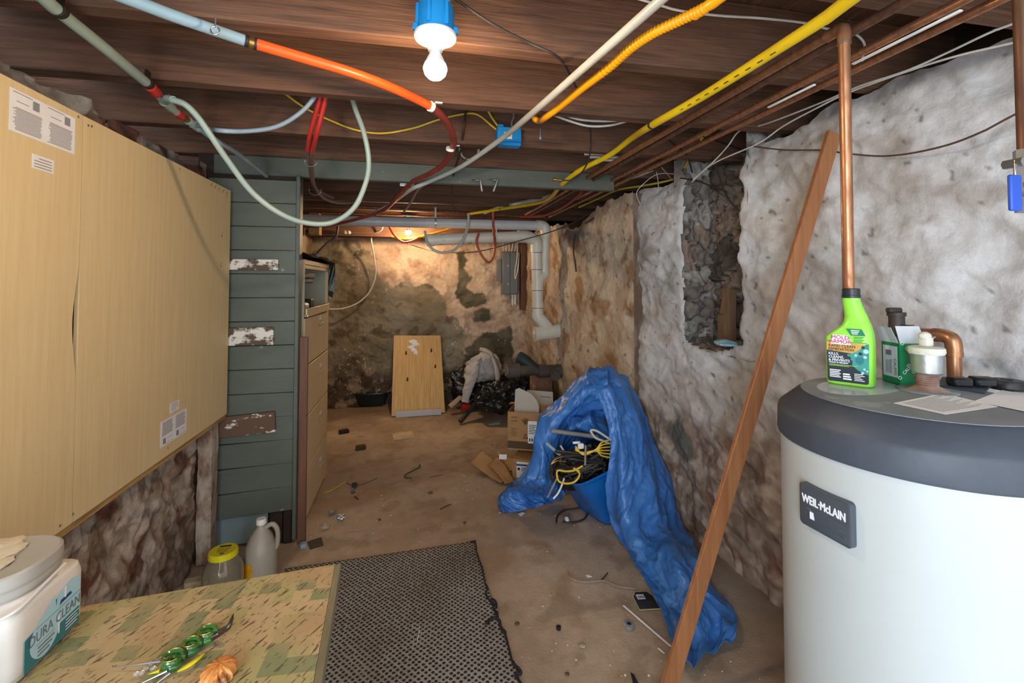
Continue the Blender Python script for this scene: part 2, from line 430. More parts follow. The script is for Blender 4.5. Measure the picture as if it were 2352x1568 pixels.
# back wall ----------------------------------------------------------
def pxz(pts, Y): return [(at(a, b, Y=Y).x, at(a, b, Y=Y).z) for a, b in pts]
def build_back():
    nx, nz = 270, 200
    x, z = np.meshgrid(np.linspace(-1.3, 1.6, nx), np.linspace(-.03, 2.18, nz))
    n2 = fbm(x*5+z, z*6, 83, 4)
    y = 6.0+.02*fbm(x*2, z*2, 81, 3)-.02*n2-.006*fbm(x*18, z*18, 85, 3)
    wx, wz = warp(x, z, .045, 5, 3)
    wx, wz = warp(wx, wz, .012, 24, 8)
    def pm(pts): return blur(inpoly(wx, wz, pxz(pts, 6.0)), 1)
    c = mixc(rgb('#c9b39c'), rgb('#b39a84'), sstep(-.2, .35, fbm(x*4, z*4, 87, 5)))
    c = mixc(c, rgb('#8b7464'), .6*sstep(.2, .5, n2))
    cem = mixc(rgb('#7d745f'), rgb('#938a77'), sstep(-.3, .4, fbm(x*2.2, z*2.2, 89, 5)))
    cem = mixc(cem, rgb('#5a4d3b'), .7*sstep(.2, .5, fbm(x*5, z*5, 90, 4)))
    g = pm([(690, 548), (790, 548), (850, 575), (872, 640), (905, 662), (928, 645), (950, 652), (985, 645), (1008, 672), (1030, 690), (1020, 725), (1052, 735), (1078, 770), (1062, 812), (1090, 830), (1080, 960), (690, 960)])
    c = mixc(c, cem, g)
    c = mixc(c, rgb('#a8987f'), .8*pm([(700, 548), (785, 548), (868, 600), (840, 620), (770, 590), (700, 610)])*sstep(-.1, .2, fbm(x*5, z*5, 95, 3)))
    dk = mixc(rgb('#55503f'), rgb('#6b6553'), sstep(-.2, .3, fbm(x*4, z*4, 92, 4)))
    for p in ([(1046, 578), (1064, 578), (1072, 600), (1068, 622), (1082, 634), (1072, 660), (1090, 668), (1072, 690), (1050, 690), (1042, 672), (1056, 640), (1050, 610)],
              [(1052, 672), (1112, 674), (1114, 702), (1060, 706)], [(1085, 715), (1125, 715), (1128, 735), (1090, 738)],
              [(1066, 805), (1110, 765), (1178, 752), (1180, 835), (1140, 860), (1066, 845)]):
        c = mixc(c, dk, pm(p))
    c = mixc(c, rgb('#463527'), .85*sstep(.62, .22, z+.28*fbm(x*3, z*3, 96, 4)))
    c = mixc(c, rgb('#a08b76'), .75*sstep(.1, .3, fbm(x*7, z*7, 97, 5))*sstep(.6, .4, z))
    c = mixc(c, rgb('#e0dace'), .6*sstep(.46, .53, fbm(x*34, z*34, 98, 2))*sstep(.1, .3, fbm(x*2.4, z*2.4, 99, 2)))
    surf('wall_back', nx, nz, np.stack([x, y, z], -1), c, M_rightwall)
build_back()

# left wall ----------------------------------------------------------
def build_left():
    ny, nz = 300, 210
    y, z = np.meshgrid(np.linspace(.2, 3.0, ny), np.linspace(-.03, 2.17, nz))
    top = 2.15+.03*fbm(y*6, 0, 18, 4)
    z = np.minimum(z, top)
    a, b = warp(y, z, .06, 4, 4)
    f1, f2, cid = worley(a*4.2, b*6.5, 3)
    gap = sstep(.0, .22, f2-f1)
    n2 = fbm(y*5, z*5, 103, 5)
    x = -1.13+.008*gap*(.4+cid)+.028*n2-.010*fbm(y*22+z*7, z*17-y*7, 104, 3)-.05*sstep(2.0, 2.17, z)*(1+fbm(y*5, z*5, 7, 2))
    c = mixc(rgb('#bfae9e'), rgb('#98806c'), sstep(-.25, .3, fbm(y*6, z*5, 105, 5)))
    c = mixc(c, rgb('#c4b8ab'), .8*sstep(.1, .4, fbm(y*4, z*3, 106, 5)))
    c = mixc(c, rgb('#6b3527'), .8*sstep(.28, .42, fbm(y*5, z*6, 107, 4)))
    c = mixc(c, rgb('#4a352a'), .55*sstep(.25, .5, fbm(y*9, z*11, 108, 4)))
    c = mixc(c, rgb('#50392d'), .7*sstep(.35, .05, z+.2*fbm(y*4, z*4, 3, 3)))
    up = sstep(1.92, 2.0, z)
    c = mixc(c, mixc(mixc(rgb('#918b84'), rgb('#a9a49d'), sstep(-.2, .3, fbm(y*6, z*6, 111, 4))), rgb('#6a3b2f'), .9*sstep(.25, .35, fbm(y*3.3+2, z*4, 113, 3))), up*.9)
    c = c*(.8+.2*gap)[..., None]
    surf('wall_left_near', ny, nz, np.stack([x, y, z], -1), c, M_rub)
    y, z = np.meshgrid(np.linspace(2.9, 6.15, 120), np.linspace(-.03, 2.18, 90))
    x = -1.16+.03*fbm(y*3, z*3, 3, 4)
    surf('wall_left_far', 120, 90, np.stack([x, y, z], -1), mixc(rgb('#9b8a78'), rgb('#6d5b4b'), sstep(-.2, .3, fbm(y*3, z*3, 6, 4))), M_rightwall)
build_left()

# ceiling: joists, subfloor, sills, header ---------------------------
ZJ = 2.25
JY = [.50, .97, 1.457, 1.945, 2.50, 3.03, 3.50, 3.98, 4.46, 4.95, 5.35]
for i, y in enumerate(JY):
    u = MB(M_wood_dark)
    bm = bmesh.new(); bmesh.ops.create_cube(bm, size=1)
    for v in bm.verts: v.co = Vector((v.co.x*3.95+.27, v.co.y*.062+y+.03, v.co.z*.26+ZJ+.13))
    bmesh.ops.subdivide_edges(bm, edges=[e for e in bm.edges if abs(e.verts[0].co.x-e.verts[1].co.x) > 1], cuts=24)
    for v in bm.verts:
        v.co.y += .012*float(perlin(v.co.x*1.3, i*3.1, 0)); v.co.z += .008*float(perlin(v.co.x*1.1, i*5.7, v.co.y*20)) if v.co.z < ZJ+.1 else 0
    bmesh.ops.bevel(bm, geom=[e for e in bm.edges if e.calc_face_angle(0) > 1], offset=.004, segments=1, affect='EDGES')
    u.bm(bm); struct(u.build('ceiling_joist', smooth=True, ang=30))
u = MB(M_wood_plank)
for k in range(26):
    x0 = -1.45+k*.14; u.span((x0+.002, -.9, 2.51), (x0+.138, 6.3, 2.53), bev=.003)
struct(u.build('ceiling'))
u = MB(M_sill); u.span((1.93, -.9, 2.16), (2.10, NY0-.05, 2.24)); u.span((1.93, NY1+.06, 2.13), (2.10, 6.2, 2.24)); struct(u.build('trim_sill_right'))
u = MB(M_sill); u.span((-1.66, -.9, 2.14), (-1.40, 6.2, 2.24)); struct(u.build('trim_sill_left'))
u = MB(M_sill); u.span((-1.4, 5.66, 2.05), (1.75, 5.95, 2.30), bev=.01); u.span((-1.4, 5.98, 2.10), (1.75, 6.2, 2.51)); struct(u.build('trim_beam_back'))
u = MB(M_wood_dark); u.span((-1.2, 5.56, 2.03), (1.45, 5.64, 2.27), bev=.006); struct(u.build('ceiling_girder'))
# painted header board on the underside of the sixth joist
u = MB(M_green); u.span((-1.12, 2.985, 2.132), (1.36, 3.03, ZJ-.004), bev=.004); struct(u.build('trim_header'))
# the board partition: horizontal painted planks, the lowest hanging loose
u = MB(M_green)
zt = 1.69+.137*3
k = 0
while zt > .2:
    zb = zt-.137
    t = .03*max(0, (k-9))**1.0*.5
    Mx = Matrix.Translation((-.895, 2.955, (zt+zb)/2)) @ Matrix.Rotation(-t*.9, 4, 'Y')
    u.box((0, 0, 0), (.47, .022, .1345), Mx, bev=.0025)
    zt = zb; k += 1
struct(u.build('wall_partition'))
u = MB(M_green); u.span((-.662, 2.93, .03), (-.640, 3.01, 2.13), bev=.003); u.span((-.675, 2.975, .03), (-.65, 3.02, 2.13), bev=.002); struct(u.build('trim_post'))
u = MB(M_bluegrey); u.span((-1.10, 2.97, .02), (-.80, 2.985, .24), bev=.002); struct(u.build('trim_kickboard'))
u = MB(M_sill); u.span((-1.2, 2.99, 2.1), (-.65, 3.06, 2.25)); u.span((-.79, 2.965, 0), (-.72, 3.05, .2), bev=.004); u.span((-.715, 2.955, 0), (-.668, 3.0, .2), bev=.004); struct(u.build('trim_stud'))
# dark slabs added behind the wall faces to stop world light leaking in
M_lightstop = mat('light_stop', '#3d342c', '#2a241f', 3, rough=.95)
u = MB(M_lightstop); u.span((2.14, -.9, -.05), (2.24, 6.4, 2.55)); struct(u.build('wall_light_stop_right'))
u = MB(M_lightstop); u.span((-1.80, -.9, -.05), (-1.70, 6.4, 2.55)); struct(u.build('wall_light_stop_left'))
u = MB(M_lightstop); u.span((-1.80, 6.3, -.05), (2.24, 6.4, 2.55)); struct(u.build('wall_light_stop_far'))
# ================================================================== pipes, cables and lamps under the joists
M_pexg = mat('pale_green_pex', '#98a99d', '#8c9d93', 5, rough=.35)
M_pexb = mat('pale_blue_pex', '#8ba6b2', '#7e99a6', 6, rough=.35)
M_pexgrey = mat('grey_blue_pex', '#8fa0aa', '#7e909a', 6, rough=.35)
M_pexw = mat('white_pex', '#bcbeb6', '#afb1aa', 5, rough=.35)
M_orange = mat('orange_pex', '#ee5a24', '#e04e1e', 5, rough=.35)
M_dkred = mat('dark_red_pex', '#8f3a30', '#7a3029', 5, rough=.4)
M_red = mat('red_pex', '#c5352f', '#b02c28', 5, rough=.35)
M_grey_hose = mat('grey_plastic', '#8a8480', '#77716d', 6, rough=.5)
M_amber = mat('amber_gas_line', '#f2a516', '#ec9a0c', 6, rough=.35)
M_yellow = mat('yellow_gas_line', '#e2c31c', '#d2b41c', 5, rough=.4, c3='#a58f20', sc3=60, t3=.68)
M_copper = mat('copper', '#bd8a68', '#946648', 9, (6, 6, 1), rough=.38, metal=.7, rv=.12, bump=.05)
M_copperd = mat('tarnished_copper', '#7d5a47', '#5d4336', 7, (6, 6, 1), rough=.5, metal=.6, rv=.1)
M_brass = mat('brass', '#c7a15a', '#a8813f', 20, rough=.35, metal=.9)
M_steel = mat('steel', '#b9bcbd', '#96999a', 12, rough=.35, metal=.9)
M_black = mat('black_plastic', '#1b1b1c', '#262627', 12, rough=.45)
M_blkcab = mat('black_cable', '#2c2825', '#3a3430', 12, rough=.55)
M_brncab = mat('brown_cable', '#4a352b', '#5a4034', 12, rough=.6)
M_whitecab = mat('white_cable', '#d5d3cd', '#bfbcb4', 12, rough=.5)
M_romex = mat('yellow_cable', '#dcbb3a', '#c8a533', 14, rough=.5)
M_pvc = mat('white_pvc', '#d9d4c8', '#cbc5b7', 4, rough=.35, c3='#a39684', sc3=7, t3=.66)
M_pvcg = mat('grey_white_pvc', '#c1c4c6', '#b2b5b7', 4, rough=.35)
M_purple = mat('purple_primer', '#5a4a66', '#7a6b80', 20, rough=.6)
M_white = mat('white_plastic', '#e4e3df', '#d6d5d1', 6, rough=.4)
M_porc = mat('white_porcelain', '#eceae4', '#e2e0da', 6, rough=.2, coat=.4)
M_bluebox = mat('blue_box_plastic', '#1f8fd0', '#1a83c4', 6, rough=.4)
M_ink = mat('black_print', '#2a2a2c', rough=.7)
M_ties = mat('black_strap', '#221d1a', rough=.6)

def pts(l, **k):
    out = []
    for p in l:
        if len(p) == 4: out.append(at(p[0], p[1], **{p[2]: p[3]}))
        else: out.append(at(p[0], p[1], **k))
    return out
def ext(P, L=1.3): return [P[0]+(P[0]-P[1]).normalized()*L]+P   # carries a run on past the viewer
def line(name, l, r, m, label, cat, sub=8, seg=10, group=None, more=0, **k):
    o = MB(m).tube(ext(pts(l, **k), more) if more else pts(l, **k), r, seg, sub).build(name)
    return tag(o, label, cat, group)

# --- pale green supply pipe with its tee and branches
t = thing('heating_pipe', 'thick pale green plastic pipe along the left ceiling ending in a fitting with red rings', 'pipe', at(335, 190, Z=2.21))
MB(M_pexg).tube(ext(pts([(40, -60), (130, 22), (240, 110), (334, 188)], Z=2.215), 1.0), .0165, 14, 6).build('pipe', t)
ax = [at(334, 188, Z=2.215), at(352, 206, Z=2.21), at(372, 228, Z=2.208), at(398, 252, Z=2.204), at(412, 263, Z=2.202), at(432, 277, Z=2.198), at(452, 291, Z=2.19)]
MB(M_red).cyl(ax[1]-(ax[2]-ax[1])*.35, ax[1]+(ax[2]-ax[1])*.35, .0185).build('red_ring', t)
MB(M_red).cyl(ax[4]-(ax[4]-ax[3])*.5, ax[4]+(ax[4]-ax[3])*.3, .0165).build('red_ring', t)
MB(M_pexg).tube([ax[1], ax[2], ax[3], ax[4]], .0145, 14, 4).cyl(ax[2]+(ax[3]-ax[2])*.2, ax[2]+(ax[3]-ax[2])*.8, .0185).tube([ax[2]+(ax[3]-ax[2])*.3, at(384, 226, Z=2.19), at(398, 229, Y=1.93)], .0135, 12, 3).build('tee', t)
MB(M_brass).cyl(ax[4], ax[5], .012).build('coupling', t)
MB(M_pexg).cyl(ax[5], ax[6], .0165).cyl(ax[5]+(ax[6]-ax[5])*.5, ax[6]+(ax[6]-ax[5])*.3, .0185).build('end_fitting', t)
for px, py in ((136, 24), (339, 191)):
    a = at(px, py, Z=2.215); d = (at(334, 188, Z=2.215)-at(130, 22, Z=2.215)).normalized()
    u = MB(M_ties).cyl(a-d*.008, a+d*.008, .0195); u.box(a+Vector((0, 0, .025)), (.006, .03, .04)); u.build('strap', t)
line('hose', [(396, 229, 'Y', 1.93), (425, 240, 'Y', 1.93), (452, 266, 'Y', 1.95), (480, 305, 'Y', 1.98), (520, 364, 'Y', 2.03), (578, 440, 'Y', 2.1), (640, 488, 'Y', 2.15), (700, 511, 'Y', 2.2), (762, 511, 'Y', 2.24), (812, 478, 'Y', 2.25), (840, 420, 'Y', 2.25), (847, 368, 'Y', 2.22), (836, 305, 'Y', 2.2), (818, 255, 'Y', 2.2), (803, 205, 'Y', 2.2)], .0115, M_pexg,
     'long pale green hose looping low before the green boards and up again', 'hose', seg=14)
line('tube', [(452, 288, 'Z', 2.19), (500, 299, 'Y', 2.02), (570, 301, 'Y', 2.05), (640, 289, 'Y', 2.07), (698, 252, 'Y', 2.08), (735, 205, 'Y', 2.08)], .0095, M_pexgrey,
     'grey blue tube sagging from the red ringed fitting to the second joist', 'tube')
line('tube', [(458, 296, 'Z', 2.19), (500, 325, 'Y', 2.25), (545, 352, 'Y', 2.5), (612, 404, 'Y', 2.96)], .0115, M_pexgrey,
     'straight grey tube running from the red ringed fitting into the green boards', 'tube')

# --- pale blue to orange supply pipe
t = thing('heating_pipe', 'plastic pipe that turns from pale blue to orange under the joists left of the bulb', 'pipe', at(575, 97, Z=2.215))
MB(M_pexb).tube(ext(pts([(250, -20), (400, 37), (562, 93)], Z=2.215), 1.0), .0165, 14, 6).build('pale_blue_section', t)
a, b = at(562, 93, Z=2.215), at(590, 102, Z=2.213)
u = MB(M_ties).cyl(a, a+(b-a)*.35, .0175).cyl(a+(b-a)*.75, b, .0175); u.use(M_brass).cyl(a+(b-a)*.3, a+(b-a)*.8, .0165); u.build('coupling', t)
MB(M_orange).tube(pts([(588, 101, 'Z', 2.213), (700, 134, 'Z', 2.21), (800, 164, 'Z', 2.205), (880, 193, 'Z', 2.20), (945, 222, 'Z', 2.20), (985, 242, 'Z', 2.195)]), .0165, 14, 6).build('orange_section', t)
MB(M_dkred).tube(pts([(985, 242, 'Z', 2.195), (1022, 275, 'Y', 1.98), (1042, 325, 'Y', 2.2), (1022, 374, 'Y', 2.5), (985, 400, 'Y', 2.75), (945, 419, 'Y', 3.0), (915, 450, 'Y', 3.3), (880, 483, 'Y', 3.8), (820, 503, 'Y', 4.1), (760, 516, 'Y', 4.3), (688, 521, 'Y', 4.4)]), lambda q: .0165-.004*q, 14, 6).build('dark_red_section', t)  # darker red is part pipe colour, part shade put into the colour
for px, py, kw, dr in ((990, 245, dict(Z=2.192), (1, .1, .0)), (1034, 342, dict(Y=2.27), (.5, .8, -.3))):
    a = at(px, py, **kw); d = (at(985, 242, Z=2.195)-at(945, 222, Z=2.2)).normalized() if py < 300 else Vector((-.05, .5, -.6)).normalized()
    M4 = frame(a, d.orthogonal(), d.cross(d.orthogonal()))
    u = MB(M_white).lathe([(.017, -.006), (.0205, -.006), (.0205, .006), (.017, .006)], M=M4, seg=24)
    u.box(a+Vector((.03, 0, .018)), (.03, .014, .006), bev=.002); u.build('clamp', t, label='white plastic clamp')

# --- long white pipe
t = thing('water_pipe', 'long thin white plastic pipe running diagonally under the joists', 'pipe', at(1150, 320, Z=2.2))
MB(M_pexw).tube(ext(pts([(1545, -25, 'Z', 2.2), (1470, 42, 'Z', 2.2), (1300, 192, 'Z', 2.2), (1220, 262, 'Z', 2.2), (1150, 320, 'Y', 2.3), (1060, 382, 'Y', 2.70), (985, 417, 'Y', 2.94), (940, 437, 'Y', 3.12), (895, 470, 'Y', 3.8), (850, 492, 'Y', 4.3)])), .0135, 12, 8).build('pipe', t)
MB(M_white).box(at(935, 424, Y=3.1), (.09, .012, .022), Matrix.Identity(4), bev=.002).build('strap', t)
line('hanging_strap', [(978, 420, 'Y', 3.06), (958, 438, 'Y', 3.15), (945, 462, 'Y', 3.5), (928, 486, 'Y', 3.9)], .009, M_grey_hose, 'flat grey strap hanging behind the painted header board', 'strap')

# --- gas lines
def ripple(q): return .0138+.0012*math.sin(q*600)*(q < .49)
o = MB(M_amber).tube(ext(pts([(1690, -28, 'Z', 2.2), (1620, 17, 'Z', 2.2), (1560, 47, 'Z', 2.2), (1500, 76, 'Z', 2.2), (1450, 110, 'Z', 2.2), (1400, 155, 'Z', 2.2), (1340, 201, 'Z', 2.2), (1290, 242, 'Z', 2.2), (1252, 270, 'Z', 2.195), (1240, 277, 'Y', 2.05), (1230, 274, 'Y', 2.07), (1227, 262, 'Y', 2.09), (1226, 240, 'Y', 2.1)])), ripple, 14, 40).build('gas_line')
tag(o, 'amber corrugated gas line ending in a short hook below the joist', 'pipe')
t = thing('gas_line', 'bright yellow gas line with black ties crossing from the top right towards the back', 'pipe', at(1500, 285, Z=2.2))
GP = pts([(1990, -30, 'Z', 2.2), (1900, 38, 'Z', 2.2), (1800, 103, 'Z', 2.2), (1700, 167, 'Z', 2.2), (1600, 229, 'Z', 2.2), (1500, 286, 'Z', 2.2), (1450, 318, 'Y', 2.25), (1400, 356, 'Y', 2.5), (1330, 392, 'Y', 2.75), (1290, 424, 'Y', 3.0), (1265, 452, 'Y', 3.45), (1235, 466, 'Y', 3.9), (1150, 480, 'Y', 4.4), (1075, 491, 'Y', 4.75)])
for px, py, kw in ((1497, 287, dict(Z=2.2)), (1316, 400, dict(Y=2.83)), (1150, 480, dict(Y=4.4))):
    a = at(px, py, **kw); i = min(range(len(GP)-1), key=lambda i: (GP[i]-a).length); d = (GP[min(i+1, len(GP)-1)]-GP[max(0, i-1)]).normalized()
    MB(M_ties).cyl(a-d*.004, a+d*.004, .0192 if py < 450 else .016).build('cable_tie', t)
d = (GP[4]-GP[3]).normalized()
u = MB(M_yellow).tube(ext(GP), lambda q: .018-.004*q, 14, 8).use(M_ink)
for k in range(14):
    a = GP[1]+(GP[5]-GP[1])*(.1+k*.06); s = Vector((-.5, -.1, -.82)).normalized()
    u.box((0, 0, 0), (.022, .0035, .0006), frame(a+Vector((-.004, -.0115, -.0132)), d, Vector((1, 0, -.3))))
u.build('pipe', t)
line('gas_line', [(1068, 512, 'Y', 5.22), (1040, 523, 'Y', 5.25), (1000, 535, 'Y', 5.28), (955, 546, 'Y', 5.3), (925, 548, 'Y', 5.36), (900, 543, 'Y', 5.42)], .014, M_amber, 'short yellow tube emerging below the far drain pipe beside the small bulb', 'tube')

# --- copper runs
def copper(px, py, r, m, label, y0, y1, z):
    x = at(px, py, Z=z).x
    o = MB(m).cyl((x, y0, z), (x, y1, z), r, 14).build('copper_pipe'); return tag(o, label, 'pipe')
t = thing('copper_pipe', 'thick copper riser from the tank turning at an elbow and running back under the joists', 'pipe', (1.25, 1.06, 1.224))
top = at(1938, 62, Z=2.212); bot = at(1949, 660, D=1.325)
dn = (bot-top).normalized(); foot = bot+dn*((1.226-bot.z)/dn.z)
x1 = at(1925, 62, Z=2.212).x
MB(M_copper).cyl(top-Vector((0, 0, .03)), foot, .0146, 18).build('riser', t)
MB(M_copper).cyl((top.x, top.y+.03, 2.212), (top.x-.015, 4.8, 2.212), .0143, 16).build('run', t)
u = MB(M_copper).tube([top-Vector((0, 0, .05)), top-Vector((0, 0, .02)), top+Vector((0, .004, -.004)), top+Vector((0, .022, 0)), top+Vector((0, .055, 0))], .0170, 18, 6); u.build('elbow', t)
MB(M_steel).cyl(top-Vector((0, 0, .048)), top-Vector((0, 0, .043)), .0174, 18).build('solder', t, label='silvery solder ring')
copper(2085, 0, .0135, M_copperd, 'dull brown copper pipe behind the riser elbow, second of the four parallel pipes', -.3, 4.7, 2.205)
copper(2214, 0, .0125, M_copper, 'bright copper pipe, third of the four parallel pipes under the joists', -.3, 4.72, 2.205)
copper(2296, 0, .0125, M_copper, 'bright copper pipe nearest the white wall, last of the four parallel pipes', -.3, 4.74, 2.20)
o = MB(M_copperd).cyl((-.95, 4.82, 2.265), (1.42, 4.82, 2.20), .011, 12).build('copper_pipe'); tag(o, 'thin copper pipe crossing the room high above the big grey drain pipe', 'pipe')
o = MB(M_copperd).cyl((-.95, 4.90, 2.20), (1.44, 4.90, 2.185), .009, 12).build('copper_pipe'); tag(o, 'thin copper pipe crossing just above the big grey drain pipe', 'pipe')
t = thing('pipe_connector', 'short white pipe with dark rings joining the copper runs near the back', 'pipe', at(1190, 466, Y=4.1))
L_ = pts([(1300, 434, 'Y', 3.6), (1270, 448, 'Y', 3.85), (1230, 459, 'Y', 4.12), (1170, 471, 'Y', 4.48), (1112, 488, 'Y', 4.8)])
MB(M_pvcg).tube(L_[1:], .018, 12, 6).build('pipe', t); MB(M_copperd).tube(L_[:2], .0185, 12, 1).build('sleeve', t)
for q in (L_[1], L_[2], L_[4]+(L_[3]-L_[4])*.3): MB(M_ties).box(q, (.012, .012, .043), bev=.003).build('ring', t)
line('tube', [(1335, 442, 'Y', 3.5), (1310, 464, 'Y', 3.8), (1280, 482, 'Y', 4.2), (1240, 496, 'Y', 4.6), (1195, 497, 'Y', 4.75)], .016, M_dkred, 'dull red tube bending below the copper pipes near the back', 'tube')
o = MB(M_white).box((0, 0, 0), (.012, .30, .006), frame((at(2070, 92, Z=2.19)), (1, 0, 0), (-.02, 1, 0)), bev=.002).build('pipe_shim'); tag(o, 'long white strip wedged between the two bright copper pipes at the top right', 'strip')
o = MB(M_white).box((0, 0, 0), (.012, .22, .006), frame((at(1815, 222, Z=2.19)), (1, 0, 0), (-.02, 1, 0)), bev=.002).build('pipe_shim'); tag(o, 'shorter white strip wedged between copper pipes left of the riser', 'strip')

# ball valve at the right edge
A = at(2353, 200, D=.98)
t = thing('ball_valve', 'ball valve with a blue lever on a copper drop pipe at the right edge', 'valve', (A.x, A.y, 1.6))
vx, vy = A.x, A.y
zt_, zn, zb_ = 2.2, at(2340, 372, D=.96).z, at(2330, 480, D=.96).z
MB(M_copperd).cyl((vx, vy, zt_), (vx, vy, zn-.03), .0145, 16).build('pipe', t)
MB(M_steel).cyl((vx, vy, zn-.04), (vx, vy, zn+.03), .021, 6).cyl((vx, vy, zn-.10), (vx, vy, zn-.07), .021, 6).ball((vx, vy, zn-.055), .024).build('body', t)
q = at(2335, 374, D=.93)
u = MB(M_steel).cyl(q+Vector((0, .02, 0)), q+Vector((0, -.012, 0)), .0095, 6).box(q+Vector((0, -.002, -.022)), (.018, .003, .055), bev=.001); u.build('lever', t)
q2 = at(2331, 443, D=.925); MB(mat('blue_vinyl', '#2450b8', '#1f47a6', 8, rough=.35)).box(q2, (.030, .008, .072), bev=.0038, seg=3).build('grip', t, label='blue vinyl grip')

# --- cables
line('cable', [(1455, -6), (1560, 24), (1655, 36), (1750, 42), (1850, 53), (1900, 66), (1955, 74), (1985, 100), (1980, 140)], .0045, M_whitecab, 'white cable stapled along the joist face at the top right', 'cable', more=.9, Y=1.425)
line('cable', [(1020, -20, 'Y', 1.38), (1130, 54, 'Y', 1.40), (1210, 96, 'Y', 1.43), (1282, 132, 'Z', 2.235), (1312, 178, 'Y', 1.75), (1345, 250, 'Y', 2.1), (1357, 310, 'Y', 2.3), (1354, 358, 'Y', 2.42), (1337, 395, 'Y', 2.6), (1312, 413, 'Y', 2.7), (1286, 414, 'Y', 2.72)], .0045, M_blkcab, 'long dark cable drooping from the joist past the white pipe to a brass end', 'cable')
o = MB(M_brass).cyl(at(1290, 414, Y=2.72), at(1272, 412, Y=2.72), .008, 12).cyl(at(1276, 412, Y=2.72), at(1270, 412, Y=2.72), .011, 12).build('cable_connector'); tag(o, 'small brass connector on the drooping dark cable', 'connector')
line('cable', [(2380, 35), (2280, 72), (2180, 119), (2080, 163), (1970, 199), (1880, 238), (1760, 284), (1700, 300), (1672, 335), (1640, 370), (1592, 412)], .0036, M_whitecab, 'upper white wire along the top of the right wall', 'cable', more=.9, X=1.63)
line('cable', [(2380, 86), (2200, 128), (2080, 165), (1950, 212), (1880, 246), (1800, 289), (1740, 330), (1640, 375), (1590, 417)], .0036, M_whitecab, 'lower white wire along the top of the right wall', 'cable', more=.9, X=1.64)
line('cable', [(2390, 232), (2250, 305), (2150, 340), (2040, 358), (1950, 353), (1890, 345), (1800, 344), (1722, 335)], .0032, M_brncab, 'thin brown wire sagging across the white wall behind the copper riser', 'cable', more=.9, X=1.672)
line('cable', [(1636, 360), (1650, 400), (1662, 436), (1680, 466), (1698, 484)], .0055, M_blkcab, 'dark cable hanging into the broken wall niche', 'cable', X=1.69)
line('cable', [(1555, 408, 'Y', 2.78), (1600, 415, 'Y', 2.6), (1640, 430, 'Y', 2.5), (1668, 440, 'Y', 2.4)], .005, M_blkcab, 'black cable stretched across the top of the wall niche', 'cable')
line('cable', [(640, 200, 'Y', 2.3), (655, 215, 'Y', 2.4), (700, 247, 'Y', 2.46), (760, 277, 'Y', 2.48), (820, 299, 'Y', 2.48), (880, 306, 'Y', 2.48), (950, 294, 'Y', 2.48), (1010, 274, 'Y', 2.48), (1070, 261, 'Y', 2.48), (1098, 264, 'Y', 2.48), (1125, 285, 'Y', 2.48), (1143, 300, 'Y', 2.47)], .0055, M_romex, 'yellow cable drooping along the third joist to the blue box', 'cable')
line('cable', [(1115, 240, 'Y', 2.47), (1125, 262, 'Y', 2.47), (1138, 282, 'Y', 2.465), (1150, 296, 'Y', 2.465)], .0055, M_romex, 'short pale yellow cable dropping straight into the blue box', 'cable')
line('cable', [(1178, 255, 'Y', 2.46), (1180, 268, 'Y', 2.46), (1176, 278, 'Y', 2.46), (1175, 292, 'Y', 2.46)], .005, M_grey_hose, 'grey cable stub entering the top of the blue box', 'cable')
line('cable', [(1072, 240, 'Y', 2.45), (1064, 300, 'Y', 2.46), (1058, 345, 'Y', 2.6), (1042, 400, 'Y', 2.96), (1037, 450, 'Y', 3.4), (1042, 474, 'Y', 3.8), (1056, 490, 'Y', 4.2)], .006, M_blkcab, 'black cable hanging straight down in front of the header board', 'cable')
line('cable', [(1262, 260), (1300, 275), (1350, 289), (1400, 288), (1445, 277)], .0055, M_whitecab, 'white cable sagging below the second joist, lower of the two', 'cable', Y=2.12)
line('cable', [(1290, 262), (1330, 274), (1380, 278), (1440, 276)], .0055, M_whitecab, 'white cable sagging below the second joist, upper of the two', 'cable', Y=2.10)
line('cable', [(1620, 200, 'Y', 2.0), (1530, 222, 'Y', 2.05), (1480, 258, 'Y', 2.1), (1440, 276, 'Y', 2.12), (1500, 283, 'Y', 2.2), (1570, 300, 'Y', 2.3), (1640, 322, 'Y', 2.4), (1700, 342, 'Y', 2.5)], .004, M_blkcab, 'dark wire zigzagging behind the yellow gas line', 'cable')
line('cable', [(1480, 285, 'Y', 2.2), (1530, 318, 'Y', 2.35), (1575, 355, 'Y', 2.5), (1590, 395, 'Y', 2.65)], .005, M_blkcab, 'dark wire passing behind the copper pipes to the wall corner', 'cable')
line('cable', [(1645, 296, 'Y', 2.45), (1612, 318, 'Y', 2.5), (1590, 352, 'Y', 2.6), (1572, 385, 'Y', 2.75), (1550, 410, 'Y', 2.95), (1480, 426, 'Y', 3.2), (1420, 436, 'Y', 3.5), (1370, 458, 'Y', 3.9), (1330, 476, 'Y', 4.2)], .008, M_romex, 'yellow cable bundle bending behind the copper pipes along the wall top', 'cable')
t = thing('wire_coil', 'coiled white wire hanging between the copper pipes and the wall top', 'wire', at(1500, 390, Y=2.9))
u = MB(M_whitecab)
for k in range(4):
    u.tube(pts([(1490-k*12, 385+k*5, 'Y', 2.8), (1450-k*3, 405+k, 'Y', 3.0), (1442, 411, 'Y', 3.0), (1460, 408-k, 'Y', 2.95), (1500-k*6, 392+k*2, 'Y', 2.75)]), .0025, 6, 6)
u.build('coil', t)
